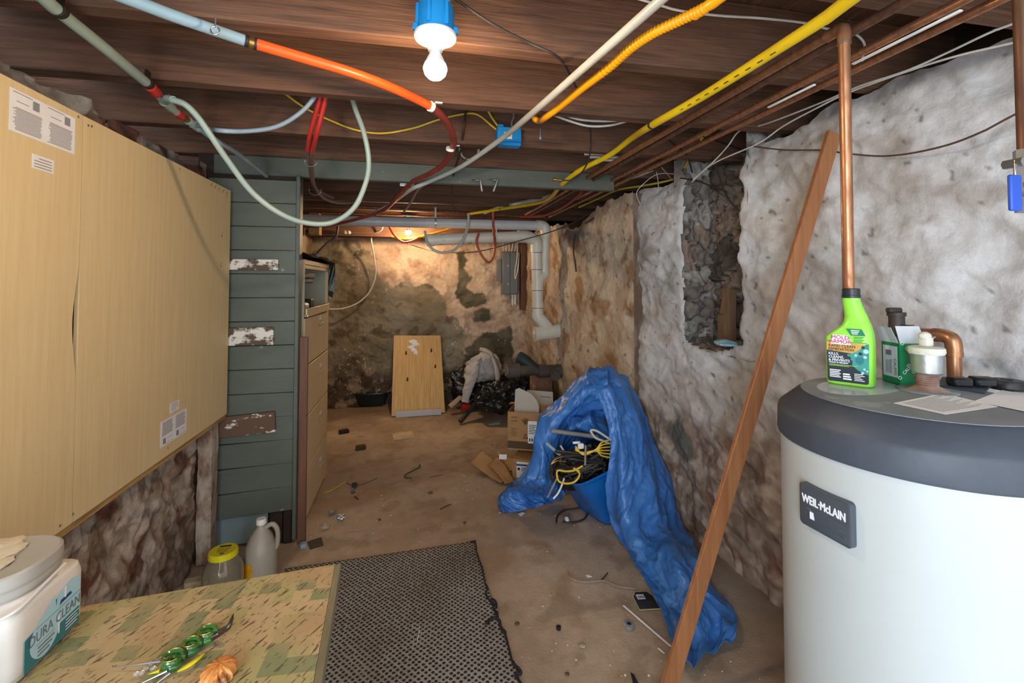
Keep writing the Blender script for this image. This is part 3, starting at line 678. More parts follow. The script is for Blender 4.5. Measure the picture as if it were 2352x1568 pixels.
MB(M_whitecab).tube(pts([(1560, 400, 'Y', 2.85), (1510, 400, 'Y', 2.95), (1475, 425, 'Y', 3.02), (1462, 445, 'Y', 3.05), (1470, 468, 'Y', 3.08)]), .0025, 6, 6).tube(pts([(1508, 395, 'Y', 2.92), (1512, 420, 'Y', 2.98), (1511, 440, 'Y', 3.0), (1504, 455, 'Y', 3.02)]), .0025, 6, 6).tube(pts([(1520, 385, 'Y', 2.8), (1535, 402, 'Y', 2.9), (1545, 416, 'Y', 2.95)]), .003, 6, 6).build('tail', t)

# --- left red pair
t = thing('tubing', 'pair of red tubes dropping from the second joist and bending to the back', 'tube', at(720, 330, Y=2.3))
MB(M_red).tube(pts([(742, 195, 'Y', 2.1), (728, 250, 'Y', 2.15), (712, 310, 'Y', 2.25), (707, 345, 'Y', 2.4)]), .0105, 12, 6).tube(pts([(755, 195, 'Y', 2.1), (742, 250, 'Y', 2.15), (727, 310, 'Y', 2.22), (717, 348, 'Y', 2.4)]), .0105, 12, 6).build('red_tubes', t)
M_brnpex = mat('brown_pex', '#6f5a54', '#5c4a45', 6, rough=.4)
MB(M_brnpex).tube(pts([(707, 345, 'Y', 2.4), (712, 375, 'Y', 2.6), (716, 410, 'Y', 2.9), (730, 437, 'Y', 3.1), (765, 454, 'Y', 3.3)]), .0105, 12, 6).tube(pts([(717, 348, 'Y', 2.4), (717, 390, 'Y', 2.7), (722, 425, 'Y', 2.92), (745, 455, 'Y', 3.1), (785, 466, 'Y', 3.3), (835, 460, 'Y', 3.6)]), .0105, 12, 6).build('brown_tubes', t)
for px, py, y in ((714, 366, 2.52), (724, 432, 2.98)):
    MB(M_steel).tube([at(px+14*math.cos(a), py+6+10*math.sin(a), Y=y) for a in [PI*k/8 for k in range(-1, 10)]], .0018, 6, 2).build('wire_loop', t)

# --- blue junction box on the third joist, hooks and small hardware
t = thing('junction_box', 'small blue electrical box with a barcode sticker on the third joist', 'electrical box', at(1168, 315, Y=2.46))
a, b = at(1141, 292, Y=2.44), at(1196, 330, Y=2.44)
MB(M_bluebox).span((a.x, 2.42, b.z), (b.x, 2.495, a.z), bev=.004).box(((a.x+b.x)/2, 2.435, b.z-.012), (b.x-a.x-.01, .06, .02), bev=.004).box((a.x+.02, 2.44, a.z+.006), (.03, .04, .012), bev=.003).build('box', t)
u = MB(M_white); c_ = at(1167, 311, Y=2.418)
u.box(c_, (.043, .001, .036)); u.use(M_ink)
for k in range(8): u.box(c_+Vector((-.014+k*.004, -.001, .004)), (.0014+.001*(k % 3), .0008, .018))
u.build('sticker', t)
t = thing('pipe_hanger', 'half round white metal hanger under the joist beside the black cable', 'hanger', at(1080, 350, Y=2.95))
cc = at(1078, 345, Y=2.93)
MB(M_white).tube([cc+Vector((.058*math.cos(a), 0, .058*math.sin(a))) for a in [PI*(.95+1.1*k/12) for k in range(13)]], .011, 8, 2, flat=.25).build('band', t)
for q in (-.02, .012): MB(M_ink).ball(cc+Vector((q, -.008, -.057)), .005, 8, 6).build('bolt_hole', t)
def hook(px, py, label, ang, ln):
    a = at(px, py, Y=2.975)
    t = thing('hook', label, 'hook', a)
    d = Vector((math.sin(ang), -.25, -math.cos(ang)))
    MB(M_steel).tube([a+Vector((-.04, 0, .004)), a+Vector((-.015, -.02, -.004)), a+Vector((.012, -.02, .004))], .004, 8, 4).build('nail', t)
    MB(M_steel).box((0, 0, 0), (.012, .005, ln), frame(a+d*ln*.5+Vector((.01, -.02, 0)), (math.cos(ang), 0, math.sin(ang)), (0, 1, 0)), bev=.002).build('shank', t)
hook(1098, 415, 'dull metal hook nailed to the header board, left of the pair', .15, .075)
hook(1138, 414, 'shiny metal hook nailed to the header board, right of the pair', -.35, .085)
t = thing('plastic_grille', 'stack of white slotted plastic strips lying over the copper pipes near the header', 'strips', at(1400, 362, Y=2.72))
for k in range(3):
    a, b = at(1342+k*12, 354+k*7, Y=2.72), at(1462-k*8, 357+k*6, Y=2.72)
    u = MB(M_white).box((0, 0, 0), ((b-a).length, .02, .011), frame((a+b)/2, b-a, (0, 1, 0)), bev=.002); u.build('strip', t)
MB(M_white).box(at(1437, 359, Y=2.70), (.07, .02, .05), Matrix.Identity(4), bev=.003).build('end_plate', t)
def eyebolt(px, py, kw, label, s=1):
    a = at(px, py, **kw); t = thing('screw_hook', label, 'hook', a)
    MB(M_steel).cyl(a+Vector((0, 0, .04*s)), a+Vector((0, 0, .012*s)), .0022*s, 8).build('shank', t)
    MB(M_steel).tube([a+Vector((.011*s*math.cos(q), 0, .011*s*math.sin(q))) for q in [PI/2+PI*1.8*k/10 for k in range(11)]], .0022*s, 8, 2).build('eye', t)
eyebolt(494, 70, dict(Z=2.195), 'thin steel screw hook beside the pale blue pipe')
def bolt(px, py, kw, label, ln=.03, m=None):
    a = at(px, py, **kw); t = thing('anchor_bolt', label, 'bolt', a)
    MB(m or M_steel).cyl(a+Vector((0, 0, ln)), a, .006, 10).build('shank', t); MB(m or M_steel).cyl(a+Vector((0, 0, .004)), a-Vector((0, 0, .006)), .011, 6).build('nut', t)
bolt(780, 220, dict(Y=1.99), 'silvery bolt head under the second joist beside the pale green hose', .05)
bolt(1241, 318, dict(Y=2.2), 'hanging silver anchor bolt below the amber gas line hook', .05)
bolt(845, 361, dict(Y=2.24), 'tiny copper clip on the pale green hose loop', .008, M_copper)

# --- lamps
def lamp(px, D, zbulb, label, strength, warm, s=1):
    a = at(px, 100, D=D) if D < 3 else at(px, 500, D=D)
    x, y = a.x, a.y
    t = thing('ceiling_lamp', label, 'lamp', (x, y, zbulb))
    z = zbulb
    u = MB(M_bluebox).lathe([(.0, .175), (.05, .175), (.052, .092), (.0, .092)], (x, y, z), 28)
    for q in (.3, 1.3, 2.3, 3.3, 4.3, 5.3): u.box((x+.051*math.cos(q), y+.051*math.sin(q), z+.14), (.012, .012, .07), bev=.002)
    for sgn in (-1, 1): u.box((x+sgn*.056, y-.01, z+.105), (.016, .02, .02), bev=.003)
    u.build('junction_box', t)
    MB(M_porc).lathe([(.0, .094), (.060, .094), (.0615, .088), (.058, .080), (.035, .066), (.024, .056), (.021, .050), (.0, .050)], (x, y, z), 36).build('lampholder', t)
    u = MB(M_porc).lathe([(.020, .052), (.0205, .046), (.018, .044)], (x, y, z), 24); u.build('collar', t)
    u = MB(M_white).lathe([(.0165, .05), (.0165, .040), (.0185, .034), (.0245, .022), (.0300, .010), (.0300, .008), (0, .008)], (x, y, z), 24); u.build('bulb_base', t)
    me = mat('lamp_glow', '#ffffff', emit=warm, es=strength)
    MB(me).lathe([(.0, .0075), (.0300, .0075), (.0330, .000), (.0335, -.008), (.029, -.022), (.019, -.032), (.008, -.0365), (0, -.037)], (x, y, z), 28).build('bulb', t, label='glowing bulb')
    if D < 3: u = MB(M_pexw).cyl((x-.04, y, z+.17), (x-.04, y, z+.4), .006, 8).cyl((x+.035, y, z+.17), (x+.035, y, z+.4), .006, 8); u.build('cable', t)
    return t
lamp(1000, 1.34, at(1000, 155, D=1.34).z, 'glowing bulb in a white porcelain holder under a blue box, nearest the viewer', EMIT_NEAR, '#ffdbb0')
lamp(938, 5.18, at(938, 532, D=5.18).z, 'small glowing bulb far back below the big drain pipe', EMIT_FAR, '#ffd7a4')
# ================================================================== plywood, partition fittings, cabinet, table
M_ply = mat('pale_plywood', '#e6cf9f', '#d8bd8c', 4, (14, 14, .7), .25, .75, .55, bump=.06, bsc=30, bst=(14, 14, .5), c3='#cdae78', sc3=3.5, t3=.72)
M_batten = mat('batten_wood', '#c9a66f', '#9c7443', 6, (9, .7, 9), .35, .65, .6, bump=.1)
M_paper = mat('white_paper', '#eeeef0', '#e6e6e6', 8, rough=.7)
M_grey_ink = mat('grey_print', '#7c7c80', rough=.7)
M_brn_ink = mat('brown_print', '#86705c', rough=.7)
M_peel = mat('peeling_white_paint', '#d8d5cd', '#5a463a', 13, (1, 1, 1.6), .46, .54, .75, bump=.3, bsc=30)
M_peel2 = mat('bare_brown_wood', '#604838', '#d2cec6', 11, (1, 1, 2.2), .58, .62, .75, bump=.3, bsc=30)
M_flaky = mat('flaking_post', '#b0a294', '#7a5c4a', 7, (2, 2, 1), .4, .6, .85, bump=.6, bsc=14, c3='#5b3a2a', sc3=5, t3=.64)
M_redwood = mat('reddish_board', '#704a35', '#583726', 5, (9, 9, .6), .3, .7, .6, bump=.15)
M_cab = mat('beige_enamel', '#d0bb96', '#c6b08b', 2, rough=.42, c3='#9c8a68', sc3=3, t3=.68)
M_cabside = mat('grey_green_enamel', '#a5ab9d', '#989e90', 3, rough=.45)
M_navy = mat('navy_interior', '#343e4c', '#2a333f', 3, rough=.6)
M_foil = mat('black_plastic_sheet', '#26241f', '#3a372e', 9, rough=.22, bump=.6, bsc=22)
M_dkgreen = mat('dark_green_plastic', '#1d332a', '#25402f', 6, rough=.35, bump=.3, bsc=16)

# plywood sheets ----------------------------------------------------
XP = -1.0
def ply(y0, y1, label, lens=None):
    t = thing('plywood_panel', label, 'panel', (XP, (y0+y1)/2, .775))
    edge = [(y1, .775)]
    if lens:
        for k in range(15): z = lens[0]+(lens[1]-lens[0])*k/14; edge.append((y1-lens[2]*math.sin(PI*k/14)**1.3, z))
    edge.append((y1, 2.02))
    poly = [(y0, .775)]+edge+[(y0, 2.02)]
    M4 = frame((XP-.012, 0, 0), (0, 1, 0), (0, 0, 1))
    MB(M_ply).prism(poly, .012, M4).build('sheet', t, smooth=False)
    return t
def sticker(t, cy, cz, w, h, flip, big=True):
    s = -1 if flip else 1
    M4 = frame((XP+.0006, cy, cz), (0, s, 0), (0, 0, s))
    u = MB(M_paper).quad(-w/2, -h/2, w/2, h/2, M4, 0, .0005)
    r = random.Random(int(cy*100)); u.use(M_grey_ink)
    if big:
        for sd in (-1, 1):
            x0 = sd*w/4-w*.21; x1 = sd*w/4+w*.21
            for k in range(17):
                z = h*.42-k*h*.032
                u.use(M_brn_ink if k < 2 or k > 14 else M_grey_ink)
                u.quad(x0+r.random()*w*.03, z, x1-r.random()*w*.06, z+h*.014, M4, .0005)
            u.use(M_grey_ink)
            bx = x0+w*.05
            for k in range(12): u.quad(bx+k*w*.008, -h*.42, bx+k*w*.008+w*.0035*(1+k % 2), -h*.20, M4, .0005)
            u.use(M_brn_ink).quad(x0+w*.15, -h*.45, x1, -h*.435, M4, .0005)
            u.use(M_grey_ink).quad(x0+w*.2, -h*.25, x1-w*.05, -h*.235, M4, .0005)
    else:
        for k in range(4): u.use(M_brn_ink).quad(-w*.4, h*.3-k*h*.2, w*(.4-.2*(k == 3)), h*.3-k*h*.2+h*.05, M4, .0005)
    u.build('sticker', t, smooth=False, label='white printed sticker')
def screws(t, l):
    for px, py in l: MB(M_steel).ball(at(px, py, X=XP+.0008), (.001, .004, .004), 8, 6).build('screw', t)
tA = ply(.47, 1.688, 'near pale plywood sheet with two stickers upside down at its top', (1.20, 1.56, .022))
tB = ply(1.692, 2.905, 'far pale plywood sheet reaching the green boards, with stickers near its bottom')
a, b, c = at(22, 202, X=XP), at(172, 275, X=XP), at(165, 356, X=XP)
sticker(tA, (a.y+b.y)/2, (b.z+c.z)/2+.004, b.y-a.y, (b.z-c.z), True)
a, b, c = at(73, 348, X=XP), at(123, 372, X=XP), at(122, 397, X=XP)
sticker(tA, (a.y+b.y)/2, (b.z+c.z)/2, b.y-a.y, (b.z-c.z)*1.25, True, False)
a, b, c = at(369, 965, X=XP), at(428, 937, X=XP), at(428, 990, X=XP)
sticker(tB, (a.y+b.y)/2, (b.z+c.z)/2, b.y-a.y, (b.z-c.z), False)
a, b, c = at(390, 922, X=XP), at(411, 917, X=XP), at(411, 938, X=XP)
sticker(tB, (a.y+b.y)/2, (b.z+c.z)/2, b.y-a.y, (b.z-c.z), False, False)
screws(tA, [(180, 268), (138, 1207), (168, 1180)])
screws(tB, [(203, 288), (211, 290), (413, 388), (521, 452), (386, 1028)])
for k in range(5):
    a = at(484+k*9, 424+k*5, X=XP+.0006); M4 = frame(a, (0, 1, 0), (0, 0, 1))
    MB(M_ink).prism([(0, 0), (.02, .012), (.021, .010), (.001, -.002)], .0004, M4).prism([(0, 0), (.012, -.004), (.012, -.006), (0, -.002)], .0004, M4).build('pencil_mark', tB, smooth=False, label='dark pencil mark')
for (px, py, s) in ((508, 541, .02), (506, 610, .024)):
    M4 = frame(at(px, py, X=XP+.0006), (0, 1, 0), (0, 0, 1))
    MB(M_ink).prism([(0, 0), (s, s), (s, s-.003), (.002, 0)], .0004, M4).prism([(0, 0), (s, -.002), (s, -.005), (0, -.003)], .0004, M4).build('pencil_mark', tB, smooth=False, label='dark pencil mark')
o = MB(M_batten).span((-1.10, .45, .742), (-1.0125, 2.93, .83), bev=.004).build('wooden_batten'); tag(o, 'long wooden batten under the bottom edge of the plywood sheets', 'batten')

# partition cleats and posts -----------------------------------------
def cleat(px0, px1, py0, py1, m, label, drop=0):
    a, b = at(px0, py0, Y=2.92), at(px1, py1, Y=2.92)
    o = MB(m).box((0, 0, 0), (b.x-a.x, .022, a.z-b.z), Matrix.Translation(((a.x+b.x)/2, 2.932, (a.z+b.z)/2)) @ Matrix.Rotation(drop, 4, 'Y'), bev=.003).build('wooden_cleat', loc=((a.x+b.x)/2, 2.94, b.z))
    tag(o, label, 'cleat', None)
cleat(470, 638, 594, 620, M_peel, 'top peeling white cleat on the green board partition')
cleat(470, 627, 754, 792, M_peel, 'middle peeling white cleat on the green board partition')
cleat(497, 631, 956, 996, M_peel2, 'lowest mostly bare brown cleat on the green board partition', -.06)
a = at(476, 1270, Y=2.86)
u = MB(M_flaky)
def postf(i, j):
    ang = 2*PI*i; z = j*1.02*.74
    q = 1+.14*float(fbm(math.cos(ang)*2, math.sin(ang)*2, z*7, 3))
    return (-1.075+.036*q*max(-1, min(1, 1.35*math.cos(ang))), 2.86+.036*q*max(-1, min(1, 1.35*math.sin(ang))), z+.002)
u.grid(24, 60, postf, closed_u=True)
o = u.build('wooden_post'); tag(o, 'short flaking white and brown post below the plywood corner', 'post')
o = MB(M_redwood).box((0, 0, 0), (.046, .018, 1.185), Matrix.Translation((-.611, 2.945, .594)), bev=.003).build('wooden_board'); tag(o, 'narrow reddish brown board standing against the filing cabinet corner', 'board')

# filing cabinet ------------------------------------------------------
X0, X1, CY0, CY1, CT = -1.08, -.632, 3.05, 3.895, 1.645
t = thing('filing_cabinet', 'tall beige filing cabinet with an open top compartment behind the green partition', 'cabinet', ((X0+X1)/2, (CY0+CY1)/2, 0))
MB(M_cabside).span((X0, CY0, .0), (X1-.004, CY0+.018, CT)).build('side_panel', t)
MB(M_cabside).span((X0, CY1-.018, .0), (X1-.004, CY1, CT)).build('side_panel', t)
MB(M_cab).span((X0, CY0, CT-.03), (X1, CY1, CT), bev=.003).span((X1-.012, CY0, CT-.055), (X1-.004, CY1, CT-.033), bev=.002).build('top_panel', t)
MB(M_navy).span((X0, CY0+.02, 0), (X0+.012, CY1-.02, CT-.03)).build('back_panel', t)
MB(M_cab).span((X1-.025, CY0+.001, 1.30), (X1-.005, CY0+.02, CT-.03)).build('frame_upright', t)
MB(M_cab).span((X1-.025, CY1-.02, 1.30), (X1-.005, CY1-.001, CT-.03)).build('frame_upright', t)
u = MB(M_cab).box((0, 0, 0), (.43, CY1-CY0-.05, .012), Matrix.Translation((X1-.2, (CY0+CY1)/2, 1.305)) @ Matrix.Rotation(.03, 4, 'Y')); u.box((X1+.004, (CY0+CY1)/2, 1.318), (.012, CY1-CY0-.05, .05), bev=.003); u.build('shelf', t)
ZD = [1.285, .985, .665, .345, .03]
for k in range(4):
    zt, zb = ZD[k], ZD[k+1]
    d = MB(M_cab).span((X1-.03, CY0+.008, zb+.006), (X1, CY1-.004, zt-.004), bev=.003).span((X0+.02, CY0+.03, zb+.02), (X1-.03, CY1-.03, zb+.05)).build('drawer', t)
    h = at(736, [729, 838, 946, 1052][k], X=X1)
    MB(M_cabside).span((X1-.001, h.y-.05, h.z-.028), (X1+.002, h.y+.05, h.z+.012), bev=.0008).use(M_white).span((X1+.001, h.y-.036, h.z-.016), (X1+.003, h.y+.036, h.z+.008)).build('label_holder', d)
    MB(M_cabside).span((X1, h.y-.055, h.z-.045), (X1+.014, h.y+.055, h.z-.034), bev=.003).build('handle', d)
MB(M_cab).span((X0+.02, CY0+.02, 0), (X1-.02, CY1-.02, .03)).build('plinth', t)
o = MB(M_navy).span((-.95, CY0+.10, 1.53), (-.66, CY0+.46, 1.565), bev=.008).span((-.94, CY0+.12, 1.50), (-.67, CY0+.44, 1.525), bev=.006).build('tray_stack'); tag(o, 'grey blue trays inside the open cabinet compartment', 'trays')
t = thing('bottle', 'small red and white bottle lying in the open cabinet compartment', 'bottle', (-.68, CY0+.10, 1.32))
MB(M_red).cyl((-.70, CY0+.07, 1.352), (-.68, CY0+.16, 1.352), .022, 14).build('bottle_body', t); MB(M_white).cyl((-.68, CY0+.16, 1.352), (-.67, CY0+.21, 1.352), .024, 14).build('cap', t)
o = MB(M_black).box((-.72, CY0+.55, 1.352), (.05, .12, .07), bev=.006).build('small_box'); tag(o, 'small dark box inside the open cabinet compartment', 'box')
def sheetf(u, v):
    y = 3.0+u*.98; x = X0+.02+v*.47
    z = CT+.018+.02*abs(float(fbm(u*6, v*4, 3, 4)))+.035*(1-u)*max(0, float(perlin(u*3, v*3, 8))+.5)
    if y > CY1: z = CT+.012-(y-CY1)*2.6*(.6+.4*v); y = CY1+.015+.02*float(perlin(u*9, v*5, 1))
    if x > X1: z -= .25*(x-X1)
    return (x, y, z)
o = MB(M_foil).grid(70, 30, sheetf).build('plastic_sheet', recalc=False); tag(o, 'crumpled black plastic sheet spread over the filing cabinet top', 'sheet')
def flapf(u, v):
    return (X1-.02+u*.06-.02*v, CY1+.03+.015*math.sin(u*5+v*3), CT+.005-v*.27*(.8+.2*u))
o = MB(M_dkgreen).grid(14, 24, flapf).build('plastic_bag', recalc=False)
md = o.modifiers.new('thick', 'SOLIDIFY'); md.thickness = .004
tag(o, 'dark green plastic hanging off the far end of the filing cabinet top', 'bag')

# jar, jug and scrap on the floor by the partition ---------------------
M_glass = mat('jar_glass', '#efe9d8', rough=.06, trans=.92, ior=1.3, alpha=1)
M_murky = mat('murky_plastic', '#b9b1a2', '#a79e8d', 5, rough=.35, trans=.25, sss=.0)
M_ylid = mat('yellow_lid', '#dcd21c', '#cfc318', 6, rough=.4)
p = at(511, 1378, Z=0)
t = thing('glass_jar', 'large empty glass jar with a yellow lid on the floor', 'jar', p)
MB(M_glass).lathe([(0, .003), (.075, .003), (.086, .012), (.088, .05), (.087, .14), (.078, .175), (.062, .198), (.058, .215), (.054, .215), (.058, .197), (.073, .172), (.082, .138), (.083, .05), (.08, .016), (.0, .011)], p, 36).build('glass', t)
u = MB(M_ylid).lathe([(0, .236), (.058, .236), (.062, .232), (.063, .210), (.060, .207), (.059, .226), (0, .227)], p, 36)
u.use(M_ink).box(p+Vector((.0, .03, .2364)), (.05, .012, .0008)).box(p+Vector((.005, -.035, .2364)), (.018, .008, .0008))
for k in range(4): u.box(p+Vector((0, .012-k*.011, .2363)), (.06-.006*k, .002, .0006))
u.build('lid', t)
p = at(598, 1338, Z=0)
t = thing('plastic_jug', 'cloudy plastic gallon jug with a handle beside the yellow lidded jar', 'jug', p)
MB(M_murky).lathe([(0, .004), (.060, .004), (.072, .014), (.074, .06), (.074, .15), (.070, .185), (.050, .235), (.026, .27), (.019, .280), (.019, .296), (0, .296)], p, 32).build('jug_body', t)
MB(M_murky).tube([p+Vector(q) for q in ((.018, 0, .27), (.05, -.0, .285), (.072, -.0, .262), (.078, 0, .22), (.074, 0, .175), (.066, 0, .165))], .0115, 12, 6).build('handle', t)
MB(M_white).lathe([(0, .318), (.021, .318), (.023, .314), (.0235, .292), (.0, .292)], p, 24).build('cap', t)
M_ornlab = mat('orange_yellow_label', '#d9a31f', '#b8781a', 40, rough=.5)
def jl(u, v):
    a = R(-165)+u*R(62); return (p.x+.0752*math.cos(a), p.y+.0752*math.sin(a), .03+v*.10)
MB(M_ornlab).grid(12, 6, jl).build('label', t, recalc=False)
q = at(447, 1345, Z=0)
o = MB(mat('pale_scrap', '#b9a98b', '#8f7c60', 14, rough=.8)).box((0, 0, 0), (.09, .05, .03), Matrix.Translation(q+Vector((0, 0, .018))) @ Euler((.15, .1, .4)).to_matrix().to_4x4(), bev=.006).build('wood_scrap'); tag(o, 'pale scrap of wood on the floor left of the glass jar', 'scrap')

# worktable -------------------------------------------------------------
def vinyl():
    m, nt, P, N, L = nodes('patterned_vinyl')
    tc = N('ShaderNodeTexCoord'); mp = N('ShaderNodeMapping'); mp.inputs['Rotation'].default_value = (0, 0, .05); L(tc.outputs['Object'], mp.inputs[0])
    v = N('ShaderNodeTexVoronoi'); v.inputs['Scale'].default_value = 25; v.inputs['Randomness'].default_value = 0; v.distance = 'CHEBYCHEV'; L(mp.outputs[0], v.inputs['Vector'])
    sp = N('ShaderNodeSeparateColor'); L(v.outputs['Color'], sp.inputs[0])
    def ramp(src, a, b):
        r = N('ShaderNodeMapRange'); r.inputs[1].default_value = a; r.inputs[2].default_value = b; L(src, r.inputs[0]); return r.outputs[0]
    def mix(f, a, b):
        x = N('ShaderNodeMix'); x.data_type = 'RGBA'; L(f, x.inputs[0])
        for s, c in ((6, a), (7, b)):
            if isinstance(c, str): x.inputs[s].default_value = lin(c)
            else: L(c, x.inputs[s])
        return x.outputs[2]
    def noise(sc, st, d=6):
        q0 = N('ShaderNodeMapping'); q0.inputs['Rotation'].default_value = (0, 0, -1.0); L(tc.outputs['Object'], q0.inputs[0])
        q = N('ShaderNodeMapping'); q.inputs['Scale'].default_value = st; L(q0.outputs[0], q.inputs[0])
        n = N('ShaderNodeTexNoise'); n.inputs['Scale'].default_value = sc; n.inputs['Detail'].default_value = d; L(q.outputs[0], n.inputs['Vector']); return n.outputs['Fac']
    c = mix(ramp(sp.outputs[0], .66, .67), '#b6a078', '#7f8560')
    c = mix(ramp(sp.outputs[1], .70, .71), c, '#a69c6c')
    c = mix(ramp(noise(7, (1, 1, 1)), .45, .65), c, '#a98f68')
    c = mix(ramp(noise(30, (1, 5.5, 1), 3), .595, .63), c, '#5c4c38')
    c = mix(ramp(noise(90, (1, 1, 1), 2), .64, .70), c, '#7c6a4c')
    L(c, P.inputs['Base Color']); P.inputs['Roughness'].default_value = .55
    return m
M_vinyl = vinyl()
M_trim = mat('table_edge_wood', '#7f785e', '#69624c', 8, (8, 1, 8), rough=.6)
ZT = .80
Pc = at(783, 1293, Z=ZT); Pn = at(738, 1568, Z=ZT); Pl = at(130, 1402, Z=ZT)
eR = (Pn-Pc).normalized(); eF = (Pl-Pc).normalized()
c0 = Pc; c1 = Pc+eR*1.0; c2 = Pc+eF*.79+eR*1.0; c3 = Pc+eF*.79
t = thing('worktable', 'low worktable with worn green and tan patterned vinyl at the lower left', 'table', ((c0.x+c2.x)/2, (c0.y+c2.y)/2, 0))
MB(M_vinyl).prism([(q.x, q.y) for q in (c0+eF*.014, c1+eF*.014, c2, c3)], .024, Matrix.Translation((0, 0, ZT-.024))).build('tabletop', t, smooth=False)
MB(M_trim).prism([(q.x, q.y) for q in (c0, c1, c1+eF*.0135, c0+eF*.0135)], .034, Matrix.Translation((0, 0, ZT-.035))).build('edge_strip', t, smooth=False)
MB(M_trim).prism([(q.x, q.y) for q in (c0+eF*.03+eR*.02, c1+eF*.03-eR*.02, c2-eF*.03-eR*.02, c3-eF*.03+eR*.02)], .08, Matrix.Translation((0, 0, ZT-.105))).build('apron', t, smooth=False)
for q in (c0+eF*.06+eR*.05, c1+eF*.06-eR*.05, c2-eF*.06-eR*.05, c3-eF*.06+eR*.05): MB(M_trim).box((q.x, q.y, ZT/2-.052), (.05, .05, ZT-.105), bev=.004).build('leg', t)

# tub on the table ------------------------------------------------------
M_tubw = mat('white_tub_plastic', '#dedad3', '#d2cdc5', 5, rough=.35)
M_tublid = mat('grey_lid_plastic', '#b1aea6', '#a19e96', 5, rough=.4)
M_spill = mat('dried_paint', '#dcd3bd', '#c8bea8', 9, rough=.6, bump=.4, bsc=20)
M_teal = mat('teal_print', '#2b7480', rough=.45); M_ltblue = mat('light_blue_print', '#a6cfdc', rough=.45); M_dkgrey = mat('dark_grey_print', '#6a6a70', '#77777c', 30, rough=.5)
tc_ = Vector((-.758, 1.068, ZT+.001))
t = thing('tub', 'white tub with a teal drop label and a grey lid on the worktable', 'tub', tc_)
def rr(u, hw, n=4.5):
    a = 2*PI*u; c, s = math.cos(a), math.sin(a)
    k = (abs(c)**n+abs(s)**n)**(-1/n); return hw*k*c, hw*k*s
prof = [(0, .0), (.082, .0), (.094, .006), (.100, .02), (.100, .108), (.096, .126), (.085, .136), (.080, .140), (.080, .146)]
def tubf(u, v):
    i = v*(len(prof)-1); k = min(int(i), len(prof)-2); f = i-k
    r = prof[k][0]*(1-f)+prof[k+1][0]*f; z = prof[k][1]*(1-f)+prof[k+1][1]*f
    x, y = rr(u, r, 7 if z < .13 else 3.2); return (tc_.x+x, tc_.y+y, tc_.z+z)
MB(M_tubw).grid(64, (len(prof)-1)*4+1, tubf, closed_u=True).build('tub_body', t)
u = MB(M_tublid)
lp = [(.0805, .140), (.0875, .140), (.090, .144), (.089, .158), (.0915, .161), (.0905, .181), (.086, .185), (.078, .184), (.0, .182)]
def lidf(u_, v):
    i = v*(len(lp)-1); k = min(int(i), len(lp)-2); f = i-k
    r = lp[k][0]*(1-f)+lp[k+1][0]*f; z = lp[k][1]*(1-f)+lp[k+1][1]*f
    x, y = rr(u_, max(r, 1e-4), 2.6); return (tc_.x+x, tc_.y+y, tc_.z+z)
u.grid(56, len(lp)*3+1, lidf, closed_u=True); lid = u.build('lid', t)
u = MB(M_spill)
for k in range(7): u.ball(tc_+Vector((-.045+.022*(k % 4), -.05+.03*(k % 3)+.015*k*.6, .185)), (.02+.006*(k % 3), .034, .0028), 14, 6, jit=.3)
u.build('dried_paint', lid)
MB(M_tubw).tube([tc_+Vector((.0, -.1, .142)), tc_+Vector((.06, -.104, .13)), tc_+Vector((.097, -.085, .136)), tc_+Vector((.1, -.02, .146)), tc_+Vector((.098, .03, .15))], .0028, 8, 6).build('bail_handle', t)
M4 = frame((tc_.x+.1006, tc_.y, tc_.z), (0, 1, 0), (0, 0, 1))
u = MB(M_teal).prism([(-.069, .014), (.069, .014), (.069, .1), (.04, .106), (.0, .096), (-.03, .078), (-.069, .072)], .0004, M4)
u.use(M_ltblue).prism([(-.002, .046), (.0692, .046), (.0692, .104), (.045, .112), (.008, .103)], .0004, M4, .0003)
dr = [(.0+.0, .108)]+[( -.022+.036*math.cos(a), .052+.036*math.sin(a)) for a in [R(140)+R(260)*k/18 for k in range(19)]]
u.prism(dr, .0004, M4, .0006)
u.use(M_dkgrey).text('DURA CLEAN', .026, M4 @ Matrix.Translation((.004, .060, 0)), depth=.0016, sx=.82)
u.quad(-.045, .076, .07, .0765, M4, .0012).quad(-.045, .046, .0, .0465, M4, .0012)
for k in range(3): u.quad(-.04, .038-k*.007, .0-.006*k, .0405-k*.007, M4, .0012)
u.use(M_paper)
for k in range(4): u.quad(.03, .04-k*.006, .066-.005*(k % 2), .0415-k*.006, M4, .0012)
u.quad(.025, .088, .029, .108, M4, .0012).quad(.010, .03, .013, .062, M4, .0012)
u.use(mat('navy_print', '#23457a', rough=.5)).prism([(.012, .082), (.045, .084), (.042, .090), (.016, .089)], .0004, M4, .001)
u.use(M_grey_ink)
for k in range(3): u.quad(-.068+.045*k, .004+.0*k, -.04+.045*k, .0055, M4, .0002); u.quad(-.068+.045*k, .0085, -.035+.045*k, .010, M4, .0002)
u.build('label', t, smooth=False, label='teal and light blue printed label')
M4 = frame((tc_.x, tc_.y-.1006, tc_.z), (1, 0, 0), (0, 0, 1))
u = MB(M_dkgrey).quad(-.06, .02, .066, .095, M4, 0, .0004)  # dark panel paints in the shade of this face, print lines on top
u.use(M_grey_ink)
for k in range(9): u.quad(-.055, .027+k*.0072, .06, .0285+k*.0072, M4, .0004)
u.build('shaded_print', t, smooth=False, label='grey small print on a panel darkened for shade')
p = Vector((-.735, .885, ZT+.001))
t = thing('bottle', 'white plastic bottle cut off by the left edge in front of the tub', 'bottle', p)
